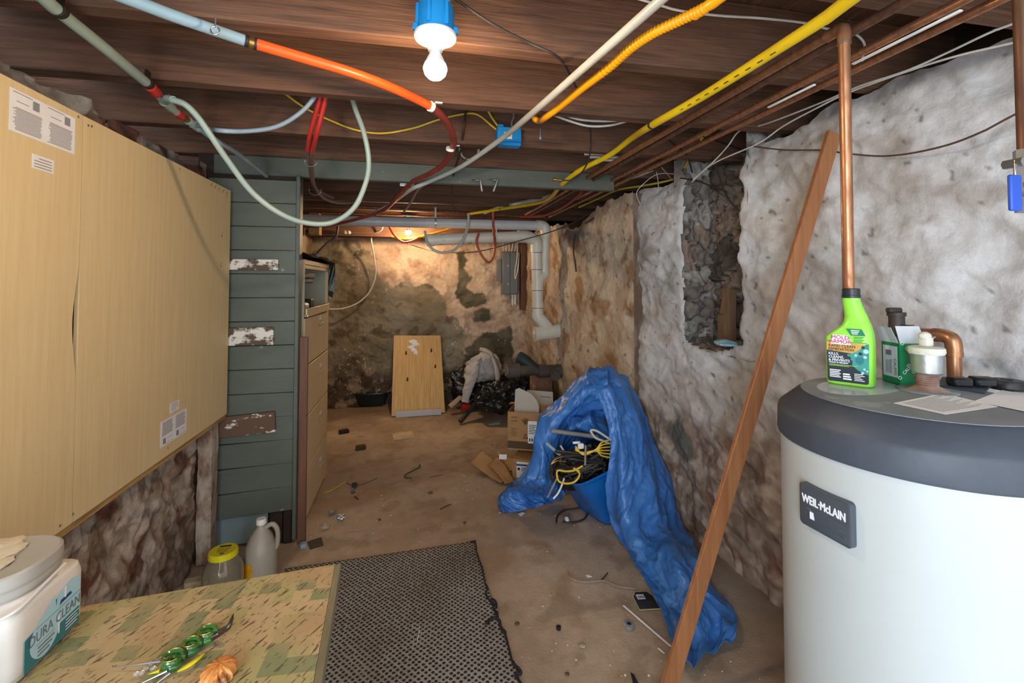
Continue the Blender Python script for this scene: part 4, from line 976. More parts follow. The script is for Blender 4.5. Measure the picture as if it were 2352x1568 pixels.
MB(M_tubw).lathe([(0, 0), (.04, 0), (.045, .008), (.046, .09), (.036, .13), (.02, .15), (.018, .17), (0, .17)], p, 28).build('bottle_body', t); MB(M_tubw).lathe([(0, .19), (.019, .19), (.021, .166), (0, .166)], p, 20).build('cap', t)

# ornament on the table -------------------------------------------------
M_gleaf = mat('glossy_green', '#3f7a35', '#2c5a2a', 9, rough=.15, coat=.5)
M_ylleaf = mat('yellow_leaf', '#e6df1e', '#cfc424', 9, rough=.25)
M_horn = mat('dark_horn', '#2b2620', '#5a3a22', 5, rough=.2, coat=.4)
M_amberg = mat('orange_tuft', '#b5601f', '#e0a05a', 9, (1, 1, 1), .35, .65, rough=.35, bump=.5, bsc=30, c3='#6a2d10', sc3=8, t3=.6)
M_clear = mat('clear_bead', '#e8e4da', rough=.05, trans=.85)
zT = ZT+.001
def T_(px, py, h=0): return at(px, py, Z=zT+h)
t = thing('wire_ornament', 'spiky ornament with green coils, silver spikes and a dark curved horn on the worktable', 'ornament', T_(430, 1500))
for cx, cy, r in ((474, 1462, .0155), (438, 1490, .0145), (396, 1522, .017)):
    c = T_(cx, cy, .012)
    u = MB(M_gleaf)
    u.tube([c+Vector((r*(1-k/34)*math.cos(k*.62), r*(1-k/34)*math.sin(k*.62), .008+.004*math.sin(k*.31)-.0002*k)) for k in range(28)], .0042, 8, 3)
    u.ball(c-Vector((0, 0, .003)), (r*1.05, r*.9, .009), 14, 8); u.build('green_coil', t)
    MB(M_brass).tube([c+Vector((r*.95*math.cos(k*.5), r*.95*math.sin(k*.5), .0145)) for k in range(12)], .0009, 6, 3).build('gold_wire', t)
MB(M_horn).tube([T_(486, 1462, .012), T_(505, 1452, .016), T_(524, 1440, .028), T_(532, 1422, .038), T_(536, 1408, .045)], lambda q: .0075*(1-q)**.7+.0004, 10, 6).build('horn', t, label='dark curved horn tip')
for a, b, h in (((425, 1484), (455, 1446), .02), ((437, 1470), (446, 1458), .012)):
    MB(M_gleaf).tube([T_(*a, .012), (T_(*a, .02)+T_(*b, h))/2, T_(*b, h)], lambda q: .0065*math.sin(PI*(.12+.86*q))+.0004, 10, 6, flat=.35).build('green_leaf', t)
MB(M_ylleaf).tube([T_(408, 1541, .004), T_(440, 1523, .012), T_(470, 1500, .012)], lambda q: .006*math.sin(PI*(.1+.86*q))+.0006, 10, 6, flat=.4).build('yellow_leaf', t, label='bright yellow leaf')
MB(M_ylleaf).tube([T_(340, 1548, .004), T_(368, 1540, .008)], lambda q: .003*(q+.1), 8, 1).build('yellow_leaf', t, label='bright yellow leaf')
for a, b in (((384, 1540), (318, 1572)), ((390, 1545), (338, 1585)), ((372, 1518), (258, 1533)), ((392, 1500), (372, 1515)), ((400, 1498), (345, 1518))):
    MB(M_steel).tube([T_(*a, .012), T_(*b, .004)], lambda q: .0022*(1-q)+.0005, 8, 1).build('spike', t)
for px, py in ((345, 1525), (357, 1517), (333, 1535), (312, 1548), (325, 1545), (352, 1535)):
    MB(M_clear).ball(T_(px, py, .006), (.006, .004, .004), 10, 8).build('bead', t)
t = thing('feather_tuft', 'orange brown tuft lying beside the green coiled ornament', 'tuft', T_(505, 1545))
c = T_(502, 1545, .014)
def tf(u_, v):
    a = 2*PI*u_; th = PI*v
    q = 1+.10*float(fbm(math.cos(a)*4, math.sin(a)*4, v*3, 3))+.08*math.sin(a*14)*(math.sin(th))
    return (c.x+.026*q*math.sin(th)*math.cos(a), c.y+.034*q*math.sin(th)*math.sin(a), max(zT, c.z+.016*q*math.cos(th)))
MB(M_amberg).grid(70, 18, tf, closed_u=True).build('tuft', t)
for k in range(9):
    a = c+Vector((-.016+.004*k, -.030, .0)); MB(M_amberg).tube([a, a+Vector((-.002, -.022, -.006))], lambda q: .0022*(1-q)+.0004, 6, 1).build('strand', t)
# ================================================================== tank and what stands on it, plank
M_tank = mat('cream_enamel', '#b9c0c1', '#b2b8b8', 2, rough=.35, c3='#a9a69c', sc3=22, t3=.79)
M_cap = mat('dusty_black_cap', '#353b45', '#454c57', 3, rough=.5, c3='#7a7e82', sc3=70, t3=.72, bump=.06, bsc=60)
M_captop = mat('dusty_cap_top', '#8a9196', '#737a80', 4, rough=.6, c3='#93989a', sc3=6, t3=.60)
TC = Vector((1.2, .92, 0)); TR = .285; TZ = 1.224
t = thing('hot_water_tank', 'large cream cylindrical tank with a dark grey cap at the lower right', 'tank', TC)
MB(M_tank).lathe([(0, .0), (.25, .0), (.27, .012), (TR-.004, .05), (TR, .06), (TR, 1.13), (0, 1.13)], TC, 96).build('tank_body', t)
MB(M_cap).lathe([(.2, 1.12), (.287, 1.108), (.291, 1.110), (.2925, 1.116), (.2915, 1.168), (.288, 1.178), (.244, TZ-.006), (.236, TZ-.001), (.2, TZ-.001)], TC, 96).build('cap_rim', t)
MB(M_captop).lathe([(.2365, TZ-.004), (.2365, TZ), (.08, TZ+.0005), (0, TZ+.0005)], TC, 72).build('cap_top', t)
def hit(px, py, r):
    o = Vector((0, 0, HC)); d = at(px, py, D=1)-o
    a = d.x*d.x+d.y*d.y; b = -2*(d.x*TC.x+d.y*TC.y); c = TC.x**2+TC.y**2-r*r
    return o+d*((-b-math.sqrt(max(0, b*b-4*a*c)))/(2*a))
hl, hr_ = hit(1849, 1150, TR), hit(1968, 1192, TR)
cz = (hit(1849, 1102, TR).z+hit(1849, 1195, TR).z)/2; hh = (hit(1849, 1102, TR).z-hit(1849, 1195, TR).z)
ctr = (hl+hr_)/2; ctr.z = cz; ex = (hr_-hl); ex.z = 0; ww = ex.length
nr = ex.cross(Vector((0, 0, 1))).normalized()
off = (Vector((ctr.x, ctr.y, 0))-TC).length
M4 = frame(ctr+nr*(TR-off+.001), ex, (0, 0, 1))
def rrect(w, h, r, n=5):
    return [(sx*(w/2-r)+r*math.cos(a), sy*(h/2-r)+r*math.sin(a)) for sx, sy, a0 in ((1, 1, 0), (-1, 1, 90), (-1, -1, 180), (1, -1, 270)) for a in [R(a0+90*k/n) for k in range(n+1)]]
M_plate = mat('charcoal_plate', '#3c434b', '#454c54', 9, rough=.4)
M_platew = mat('white_lettering', '#e6eaf2', rough=.5)
bm = bmesh.new(); f = bm.faces.new([bm.verts.new((x, y, -.006)) for x, y in rrect(ww, hh, .009)])
r_ = bmesh.ops.extrude_face_region(bm, geom=[f]); vs = [v for v in r_['geom'] if isinstance(v, bmesh.types.BMVert)]
for v in vs: v.co.z = .008
top_f = [g for g in r_['geom'] if isinstance(g, bmesh.types.BMFace)][0]
bmesh.ops.inset_region(bm, faces=[top_f], thickness=.0035, depth=.0025)
plate = MB(M_plate); plate.bm(bm, M4); plate = plate.build('nameplate', t, label='charcoal nameplate with white lettering')
u = MB(M_platew).text('WEIL\u00b7McLAIN', .026, M4 @ Matrix.Translation((0, .014, 0)), depth=.0112, fit=ww*.84, bold=.0010)
u.use(M_steel).quad(-ww*.42, -.002, ww*.44, -.001, M4, .0108)
u.use(M_platew).prism([(-ww*.27, -.026), (-ww*.18, -.026), (-ww*.2, -.010), (-ww*.27, -.010)], .0006, M4, .0106)
u.use(M_steel)
u.tube([M4 @ Vector((-ww*.34, -.006, .011)), M4 @ Vector((-ww*.27, -.006, .011)), M4 @ Vector((-ww*.22, -.010, .011))], .0006, 5, 3)
for k, (x, y, w) in enumerate(((.06, -.010, .02), (.16, -.014, .03), (.33, -.012, .03), (.12, -.020, .05), (.25, -.024, .06), (.16, -.030, .05), (.32, -.030, .02))): u.quad(ww*x, y, ww*x+w*.5, y+.0008, M4, .0106)
u.build('lettering', plate, smooth=False, label='white raised letters')

# spray bottle ---------------------------------------------------------
M_lime = mat('lime_plastic', '#93dd4c', '#85d043', 4, rough=.35, sss=.0)
M_bcap = mat('navy_black_cap', '#23282f', rough=.4)
M_navyp = mat('navy_label', '#29323c', rough=.4); M_tan = mat('tan_label', '#c99a50', rough=.4); M_tealp = mat('teal_bubble', '#3f9c92', '#2f8078', 40, rough=.4)
M_crim = mat('crimson_print', '#c2185b', rough=.45); M_dgp = mat('green_banner', '#0e7a55', rough=.45); M_limep = mat('lime_print', '#a8e05a', rough=.5)
A, B = at(1896, 879, Z=TZ+.002), at(2004, 893, Z=TZ+.002)
ex = (B-A).normalized(); BW = (B-A).length; dep = Vector((0, 0, 1)).cross(ex)
Bc = (A+B)/2+dep*.034
t = thing('spray_bottle', 'lime green cleaner bottle with a black neck ring and printed label on the tank', 'bottle', Bc)
M4 = frame((A.x, A.y, TZ+.002), ex, (0, 0, 1))       # u along the front, v up, w towards the viewer
sc = BW/.106
LV = [(.0, .006, .100, .030), (.003, .001, .105, .034), (.012, -.001, .107, .035), (.06, -.001, .108, .035), (.118, -.002, .108, .035), (.128, .000, .107, .0345), (.140, .012, .106, .033), (.150, .024, .104, .031), (.160, .035, .102, .0285), (.170, .040, .099, .026), (.185, .0415, .094, .0235), (.2, .040, .088, .0215), (.215, .038, .083, .020), (.228, .037, .079, .019), (.236, .038, .078, .0185)]
def botf(u_, v):
    i = v*(len(LV)-1); k = min(int(i), len(LV)-2); f = i-k; f2 = f
    z, l, r, b = [LV[k][q]*(1-f2)+LV[k+1][q]*f2 for q in range(4)]
    n = 5 if z < .14 else 5-2.6*min(1, (z-.14)/.04)
    a = 2*PI*u_; c, s = math.cos(a), math.sin(a); kk = (abs(c)**n+abs(s)**n)**(-1/n)
    rib = 0.0012*max(0, math.sin(z*900))*(z > .168)*(c > .2)
    return M4 @ Vector(((l+r)/2*sc+((r-l)/2*sc-rib)*kk*c, z, -.034*sc+b*sc*kk*s))
u = MB(M_lime).grid(72, (len(LV)-1)*4+1, botf, closed_u=True)
u.add([botf(k/72, 0) for k in range(72)], [tuple(range(72))]); u.build('bottle_body', t)
nc = M4 @ Vector((.058*sc, .234, -.034*sc))
MB(M_bcap).lathe([(.0, .0), (.0215, .0), (.0218, .007), (.0206, .008), (.0206, .024), (.0185, .0255), (.016, .0255), (.016, .012), (.0, .012)], nc, 40).build('neck_ring', t)
Lb = M4 @ Matrix.Translation((0, 0, .0013*sc))
u = MB(M_navyp).prism([(.006, .012), (.010, .009), (.092, .009), (.0965, .012), (.098, .075), (.080, .100), (.005, .095)], .0004, Lb)
u.use(M_tealp).prism([(.055, .083), (.062, .07), (.062, .055), (.075, .043), (.090, .036), (.0975, .034), (.0985, .115), (.09, .112), (.075, .1)], .0004, Lb, .0002)
u.use(M_tan).prism([(.005, .092), (.062, .087), (.078, .098), (.092, .112), (.005, .116)], .0004, Lb, .0004)
u.use(M_ink).quad(.005, .1155, .095, .1165, Lb, .0006)
u.use(M_platew).prism([(.016, .109), (.060, .109), (.060, .1225), (.055, .1225), (.055, .1345), (.019, .1345), (.019, .1225), (.014, .1225)], .0003, Lb, .0007)
for x, y, r, m in ((.086, .105, .004, M_navyp), (.080, .088, .0045, M_navyp), (.092, .095, .006, M_ltblue), (.078, .07, .010, M_teal), (.090, .08, .004, M_ltblue), (.07, .083, .003, M_ltblue), (.055, .082, .004, M_tealp), (.062, .072, .0035, M_tealp), (.088, .048, .003, M_ltblue), (.084, .038, .0035, M_ltblue), (.094, .044, .0025, M_ltblue)):
    u.use(m).prism([(x+r*math.cos(R(q)), y+r*math.sin(R(q))) for q in range(0, 360, 30)], .0003, Lb, .0006)
for txt, x, y, s, m, sx, al, bo in (('MOLD', .036, .1275, .0145, M_crim, 1.0, 'CENTER', .00025), ('ARMOR', .036, .116, .0145, M_crim, 1.0, 'CENTER', .00025),
        ('RAPID CLEAN', .009, .1045, .0098, M_ink, 1.0, 'LEFT', .0002), ('REMEDIATION', .009, .0955, .0098, M_ink, .9, 'LEFT', .0002),
        ('KILLS,', .009, .083, .0092, M_platew, 1, 'LEFT', .0002), ('CLEANS,', .009, .0745, .0092, M_platew, 1, 'LEFT', .0002), ('& PREVENTS', .009, .066, .0092, M_platew, .95, 'LEFT', .0002), ('MOLD & MILDEW', .010, .0595, .0055, M_platew, 1, 'LEFT', .0002)):
    u.use(m).text(txt, s, Lb @ Matrix.Translation((x, y, 0)), al, .0012, sx, bo)
u.use(M_limep).quad(.01, .0535, .075, .0545, Lb, .0006).quad(.01, .0508, .055, .0518, Lb, .0006)
u.use(M_platew)
for k in range(5): u.quad(.011, .020+k*.0045, .036-.003*(k % 2), .0225+k*.0045, Lb, .0006); u.quad(.066, .016+k*.0042, .088-.004*(k % 3), .0178+k*.0042, Lb, .0006)
for k in range(3): u.quad(.041, .016+k*.0062, .06-.002*k, .020+k*.0062, Lb, .0006)
u.use(M_dgp).prism([(.050, .152), (.084, .152), (.092, .135), (.060, .135)], .0004, Lb, .0)
u.use(M_platew)
for k in range(3): u.quad(.060+.001*k, .147-k*.0043, .079-.002*k, .149-k*.0043, Lb, .0005)
u.use(M_dgp)
for k in range(4): u.quad(.066, .130-k*.0035-.001*(k > 1), .088-.004*(k % 2), .1315-k*.0035-.001*(k > 1), Lb, .0)
u.build('label', t, smooth=False, label='printed label with crimson, tan and navy fields')

# carton --------------------------------------------------------------
M_carton = mat('green_carton', '#11804a', '#0f7443', 6, rough=.5); M_cartonin = mat('white_carton_flap', '#c9cdd0', '#b9bec2', 6, rough=.6)
K = at(2066, 884, Z=TZ+.002); e1 = Vector((.965, -.26, 0)).normalized(); e2 = Vector((.26, .965, 0)).normalized()
w1, w2, hC = .075, .062, .112
t = thing('carton', 'small open green cardboard carton behind the spray bottle', 'box', K)
Mb = frame(K, e1, e2)
u = MB(M_carton)
for a, b, c, d in ((0, 0, w1, .0015), (0, 0, .0015, w2), (w1-.0015, 0, w1, w2), (0, w2-.0015, w1, w2)): u.prism([(a, b), (c, b), (c, d if d > b else b+.0015), (a, d if d > b else b+.0015)], hC, Mb)
u.prism([(0, 0), (w1, 0), (w1, w2), (0, w2)], .002, Mb); u.build('carton_body', t, smooth=False)
def flap(a, b, up, ln, nm='flap'):
    v = [a, b, b+up*ln+(a-b)*.06, a+up*ln+(b-a)*.06]; n = (b-a).cross(up).normalized()*.0012
    MB(M_cartonin).add([*v, *[q+n for q in v]], [(0, 1, 2, 3), (7, 6, 5, 4), (0, 4, 5, 1), (1, 5, 6, 2), (2, 6, 7, 3), (3, 7, 4, 0)]).build(nm, t, smooth=False, label='open white carton flap')
Z_ = Vector((0, 0, 1)); Kt = K+Z_*hC
flap(Kt+e1*.003, Kt+e1*(w1-.003), (Z_*.85-e2*.3-e1*.5).normalized(), .058)
flap(Kt+e2*w2, Kt, (Z_*.9-e1*.35).normalized(), .045)
flap(Kt+e1*w1, Kt+e1*w1+e2*w2, (Z_*.6+e1*.8).normalized(), .03)
M4l = frame(K-e1*.0006, -e2, Z_)
u = MB(M_cartonin).quad(-w2+.006, .018, -.004, hC-.010, M4l, 0, .0004)
u.use(M_dkgrey).quad(-w2*.75, hC-.036, -w2*.4, hC-.022, M4l, .0004)
Mt = M4l @ Matrix.Translation((-.012, .046, 0)) @ Matrix.Rotation(-PI/2, 4, 'Z'); u.use(M_ink).text('CALEFFI', .0125, Mt, depth=.0009)
Mt = M4l @ Matrix.Translation((-.028, .046, 0)) @ Matrix.Rotation(-PI/2, 4, 'Z'); u.text('502047A', .0105, Mt, depth=.0009)
for k in range(3): u.use(M_grey_ink).quad(-.045+k*.005, .028, -.043+k*.005, .062, M4l, .0004)
u.build('label', t, smooth=False, label='pale product label')
M4f = frame(K-e2*.0006, e1, Z_)
u = MB(M_platew)
for x, y, rot in ((.03, .085, -.9), (.024, .045, .85), (.045, .025, -.9), (.062, .07, .8)):
    Mt = M4f @ Matrix.Translation((x, y, 0)) @ Matrix.Rotation(rot, 4, 'Z'); u.text('CALEFFI', .0115, Mt, depth=.0004, bold=.0003)
    Mo = Mt @ Matrix.Translation((-.034, 0, 0)); u.tube([Mo @ Vector((.0042*math.cos(q), .0042*math.sin(q), .0004)) for q in [2*PI*k/10 for k in range(10)]], .0009, 4, 1, closed=True)
u.build('print', t, smooth=False, label='white lettering')

# relief valve ----------------------------------------------------------
M_galv = mat('galvanised_steel', '#b9bdbe', '#a2a7a8', 9, rough=.4, metal=.7, bump=.1, bsc=50)
M_whitemetal = mat('whitened_metal', '#cfcec2', '#bfbdae', 12, rough=.65, bump=.3, bsc=60)
M_rustnip = mat('rusty_nipple', '#7d5b52', '#a58f80', 16, rough=.7, bump=.4, bsc=50)
p = at(2130, 897, Z=TZ+.001)
t = thing('relief_valve', 'stubby silver and white metal valve standing on the tank', 'valve', p)
MB(M_captop).lathe([(0, .0), (.062, .0), (.062, .003), (.058, .004), (0, .004)], p, 40).build('base_plate', t)
MB(M_rustnip).lathe([(.045, .004), (.034, .008), (.024, .014)]+[(.0225+.0022*(k % 2), .016+.0025*k) for k in range(12)]+[(.026, .046), (.0, .046)], p, 32).build('nipple', t)
MB(M_galv).lathe([(0, .044), (.028, .044), (.0315, .048), (.0325, .098), (0, .098)], p, 36).build('valve_body', t)
MB(M_whitemetal).lathe([(0, .094), (.036, .094), (.0385, .1), (.0375, .110), (.030, .113), (0, .113)], p, 36).build('flange', t)
u = MB(M_whitemetal).box(p+Vector((0, 0, .125)), (.026, .022, .026), bev=.006, seg=2); u.ball(p+Vector((-.004, 0, .14)), (.015, .013, .011), 14, 8); u.build('cap', t)

# copper return pipe behind the tank --------------------------------------
q = Vector((1.565, 1.085, 0)); zq = 1.342
t = thing('copper_elbow_pipe', 'thick copper pipe with an elbow rising behind the tank', 'pipe', (q.x, q.y, 0))
MB(M_copper).cyl((q.x, q.y, 0), (q.x, q.y, zq-.04), .0175, 20).build('riser', t)
u = MB(M_copper).tube([(q.x, q.y, zq-.055), (q.x, q.y, zq-.03), (q.x, q.y+.006, zq-.008), (q.x, q.y+.028, zq), (q.x, q.y+.055, zq)], .0205, 20, 6).cyl((q.x, q.y, zq-.058), (q.x, q.y, zq-.045), .0215, 20); u.build('elbow', t)
MB(M_copper).cyl((q.x, q.y+.05, zq), (q.x, q.y+.14, zq), .0175, 20).build('arm', t)
M_iron = mat('dark_iron', '#55504c', '#443f3c', 9, rough=.55, metal=.4)
u = MB(M_iron).cyl((q.x, q.y+.115, zq), (q.x, q.y+.17, zq), .024, 20).cyl((q.x, q.y+.165, zq-.045), (q.x, q.y+.165, zq+.05), .022, 20).cyl((q.x, q.y+.165, zq+.05), (q.x, q.y+.165, zq+.062), .026, 20).box((q.x-.01, q.y+.165, zq+.069), (.05, .022, .016), bev=.004); u.build('union', t, label='dark iron union')

# odds and ends on the cap ---------------------------------------------
t = thing('black_bracket', 'black plastic bracket on a flat black plate on the tank top', 'bracket', at(2220, 885, Z=TZ+.001))
PL = [at(x, y, Z=TZ+.001) for x, y in ((2150, 886), (2165, 868), (2290, 872), (2262, 904))]
MB(M_cap).prism([(v.x, v.y) for v in PL], .004, Matrix.Translation((0, 0, TZ+.001))).build('plate', t, smooth=False)
c = at(2216, 886, Z=TZ+.005); Mb2 = frame(c, (.93, -.36, 0), (.36, .93, 0))
u = MB(M_black).box((-.012, 0, .011), (.045, .035, .022), Mb2, bev=.004).box((.045, .004, .012), (.055, .04, .024), Mb2, bev=.006).box((.02, .012, .006), (.04, .02, .012), Mb2, bev=.002); u.build('bracket_body', t)
p = at(2313, 893, Z=TZ+.001)
o = MB(M_black).lathe([(0, 0), (.037, 0), (.038, .003), (.0355, .005), (.0345, .021), (.032, .024), (.012, .0235), (.012, .021), (0, .021)], p, 36).build('black_puck'); tag(o, 'round black plastic puck on the right of the tank top', 'puck')
def sheetpoly(name, pxs, label, m, lines=0, z=TZ+.0012, cat='paper', h=.0006):
    P = [at(x, y, Z=z) for x, y in pxs]
    t = thing(name, label, cat, P[0])
    u = MB(m).prism([(v.x, v.y) for v in P], h, Matrix.Translation((0, 0, z)))
    if lines:
        u.use(M_grey_ink)
        for k in range(lines):
            f = .1+.8*k/lines; a = P[0]+(P[3]-P[0])*f; b = P[1]+(P[2]-P[1])*f
            a2 = a+(b-a)*.08; b2 = a+(b-a)*(.92-.12*(k % 3)); n = (P[3]-P[0]).normalized()*.0016
            u.prism([(a2.x, a2.y), (b2.x, b2.y), (b2.x+n.x, b2.y+n.y), (a2.x+n.x, a2.y+n.y)], .0003, Matrix.Translation((0, 0, z+h)))
    u.build('sheet', t, smooth=False)
sheetpoly('paper', [(2052, 926), (2166, 903), (2292, 934), (2172, 952)], 'printed sheet of paper lying on the middle of the tank top', M_paper, 14)
sheetpoly('paper', [(2238, 921), (2302, 896), (2420, 916), (2420, 958)], 'plain pale sheet of paper at the right edge of the tank top', M_paper, 0, TZ+.0022)
sheetpoly('paper_disc', [(1875+100+100*math.cos(R(a)), 888+19*math.sin(R(a))) for a in range(0, 360, 15)], 'thin translucent disc under the spray bottle', mat('clear_film', '#aeb8bb', rough=.2), 0, TZ+.0006, 'disc', .0005)

# leaning plank ---------------------------------------------------------
M_plank = mat('varnished_plank', '#a56f47', '#895636', 4, (16, 16, .7), .3, .7, .5, bump=.12, bsc=9, bst=(16, 16, .7), c3='#74401f', sc3=3, t3=.70)
Tp = at(1915, 306, X=1.648); Bp = at(1541, 1560, Y=Tp.y); dv = (Bp-Tp).normalized(); Bp = Tp+dv*((.004-Tp.z)/dv.z)
ln = (Tp-Bp).length; Mp = frame((Tp+Bp)/2, (Tp-Bp).cross(Vector((0, 1, 0))), Vector((0, 1, 0)))
o = MB(M_plank).box((0, 0, 0), (.062, .018, ln), Mp, bev=.002).build('wooden_plank', loc=Bp); tag(o, 'long brown wooden plank leaning against the white wall', 'plank')
# ================================================================== far end of the cellar
YD = 4.75
t = thing('drain_pipe', 'big white plastic drain pipe crossing the room and dropping down the right wall', 'pipe', at(1250, 600, Y=4.7))
pl, pr = at(670, 504, Y=YD), at(1238, 518, Y=YD)
MB(M_pvcg).cyl(pl, pr, .051, 28).build('upper_pipe', t, label='grey white upper pipe')
for px in (985,):
    a = pl+(pr-pl)*((px-670)/(1238-670)); d = (pr-pl).normalized()
    u = MB(M_galv).cyl(a-d*.01, a+d*.01, .054, 28); u.box(a+Vector((0, 0, .10)), (.018, .003, .12)); u.build('strap', t, label='perforated metal strap')
e = at(1253, 540, Y=4.72)
MB(M_pvc).tube([pr-Vector((.02, 0, 0)), pr+Vector((.02, 0, 0)), Vector((e.x-.012, e.y, pr.z-.02)), Vector((e.x, e.y, pr.z-.07)), Vector((e.x, e.y, pr.z-.11))], .057, 24, 5).build('upper_elbow', t)
j = at(1250, 616, Y=4.72)
MB(M_pvc).cyl((e.x, e.y, pr.z-.1), (j.x, j.y, j.z), .048, 24).build('vertical_pipe', t)
MB(M_pvc).cyl((j.x, j.y, j.z+.05), (j.x, j.y, j.z-.03), .055, 24).build('coupling', t)
s0 = at(1232, 575, Y=4.7); xs = s0.x
lpl, lpr = at(985, 551, Y=4.68), at(1196, 543, Y=4.68)
MB(M_pvc).cyl(lpl, lpr, .056, 28).build('lower_pipe', t)
MB(M_pvc).cyl(lpl-Vector((.02, 0, 0)), lpl+Vector((.055, 0, -.0)), .060, 28).build('end_cap', t)
MB(M_pvc).tube([lpr-Vector((.03, 0, 0)), lpr, lpr+Vector((.07, 0, -.004)), Vector((xs-.012, 4.7, lpr.z-.04)), Vector((xs, 4.7, lpr.z-.10)), Vector((xs, 4.7, lpr.z-.15))], .064, 24, 5).build('lower_elbow', t)
z1, z2, z3 = at(1240, 640, Y=4.7).z, at(1240, 700, Y=4.7).z, at(1240, 720, Y=4.7).z
MB(M_pvc).cyl((xs, 4.7, lpr.z-.14), (xs+.015, 4.7, z3), .056, 24).build('stack_pipe', t)
for px, py, h, r in ((1233, 572, .035, .063), (1234, 612, .03, .062), (1240, 660, .028, .063), (1241, 700, .028, .063)):
    z = at(px, py, Y=4.7).z; x = xs+.015*((lpr.z-z)/(lpr.z-z3)); MB(M_pvc).cyl((x, 4.7, z+h), (x, 4.7, z-h), r, 24).use(M_purple).cyl((x, 4.7, z-h), (x, 4.7, z-h-.006), .0575, 24).build('coupling', t)
MB(M_pvc).tube([Vector((j.x, j.y, j.z)), Vector((j.x-.002, j.y, j.z-.06)), Vector((xs+.03, 4.7, z1)), Vector((xs+.014, 4.7, z1-.06))], .056, 24, 5).build('wye', t)
b0 = Vector((xs+.015, 4.7, z3+.02)); b1 = at(1246, 738, Y=4.7); b2 = at(1262, 757, Y=4.72)
MB(M_pvc).tube([b0, b0-Vector((0, 0, .05)), b1, b2], .062, 24, 5).build('lower_bend', t)
c1, c2 = at(1232, 767, Y=4.7), at(1292, 757, Y=4.72)
MB(M_pvc).cyl(c1, c2+Vector((.05, 0, 0)), .075, 28).build('wall_stub', t)
MB(M_pvc).cyl(c1-Vector((.02, 0, 0)), c1+Vector((.012, 0, 0)), .080, 28).cyl(c1-Vector((.04, 0, 0)), c1-Vector((.015, 0, 0)), .03, 4).build('cleanout_plug', t)
MB(M_white).tube([at(1140, 525, Y=4.63), at(1141, 545, Y=4.62), at(1147, 553, Y=4.615), at(1156, 552, Y=4.63)], .012, 8, 4, flat=.4).build('hanger', t)

# electrical panel and post
M_egrey = mat('panel_grey', '#6f7378', '#65696e', 4, rough=.5)
M_oldwood = mat('old_brown_wood', '#6d4c33', '#4f3523', 5, (9, 9, .6), rough=.75, bump=.2)
a, b = at(1154, 577, Y=5.84), at(1190, 676, Y=5.84)
t = thing('electrical_panel', 'grey electrical panel high on the back wall beside a brown post', 'electrical panel', (a.x, 5.84, b.z))
mx = a.x+(b.x-a.x)*.48
MB(M_egrey).span((a.x, 5.845, b.z), (b.x, 5.96, a.z), bev=.006).build('panel_body', t)
MB(M_egrey).span((a.x+.008, 5.835, b.z+.01), (mx, 5.848, a.z-.01), bev=.003).build('door', t)
MB(M_egrey).span((mx+.004, 5.84, b.z+.01), (b.x-.006, 5.848, a.z-.01), bev=.003).build('cover', t)
for py in (610, 652): MB(M_white).box(at(1167, py, Y=5.833), (.008, .004, .022)).build('latch', t)
u = MB(M_egrey).span((a.x-.055, 5.86, at(0, 645, Y=5.86).z), (a.x-.006, 5.95, at(0, 583, Y=5.86).z), bev=.004).build('switch_box', t)
MB(M_pvc).cyl((b.x-.06, 5.9, b.z), (b.x-.06, 5.9, b.z-.14), .014, 10).cyl((b.x-.025, 5.9, b.z), (b.x-.025, 5.9, b.z-.13), .018, 10).build('conduit', t)
for k in range(5):
    x = a.x+.03+k*.035; MB(M_whitecab).tube([(x, 5.9, a.z-.002), (x-.01+.006*k, 5.89, a.z+.07), (x+.02*(k % 2), 5.9, a.z+.2)], .008, 8, 4).build('cable', t)
line('cable', [(1188, 535, 'Y', 5.7), (1188, 560, 'Y', 5.76), (1188, 590, 'Y', 5.79), (1183, 622, 'Y', 5.8), (1184, 640, 'Y', 5.8), (1190, 615, 'Y', 5.8), (1192, 580, 'Y', 5.8)], .007, M_whitecab, 'looped pale cable hanging over the front of the electrical panel', 'cable')
a, b = at(1197, 550, Y=5.84), at(1212, 712, Y=5.84)
o = MB(M_oldwood).span((a.x, 5.85, b.z), (b.x, 5.95, 2.05), bev=.004).build('wooden_post'); tag(o, 'brown wooden post fixed to the back wall right of the electrical panel', 'post')

# hanging hoses at the back
line('hose', [(1100, 535, 'Y', 4.60), (1095, 556, 'Y', 4.59), (1104, 582, 'Y', 4.58), (1121, 602, 'Y', 4.58), (1132, 592, 'Y', 4.58), (1137, 562, 'Y', 4.58), (1133, 520, 'Y', 4.66), (1133, 480, 'Y', 4.66)], .012, mat('rust_red_hose', '#b3522f', '#9c4426', 5, rough=.4), 'rust red hose hanging in a U below the drain pipes', 'hose')
line('hose', [(976, 530, 'Y', 4.6), (982, 558, 'Y', 4.58), (1000, 576, 'Y', 4.57), (1022, 580, 'Y', 4.57), (1046, 572, 'Y', 4.57), (1064, 550, 'Y', 4.59), (1075, 518, 'Y', 4.64), (1076, 490, 'Y', 4.64)], .013, M_pexw, 'white hose hanging in a U in front of the drain pipe end', 'hose')
line('hose', [(888, 500, 'Y', 5.2), (895, 522, 'Y', 5.2), (908, 543, 'Y', 5.2), (926, 556, 'Y', 5.2), (948, 553, 'Y', 5.22), (964, 545, 'Y', 5.25)], .013, M_orange, 'bright orange hose dipping beside the small far bulb', 'hose')
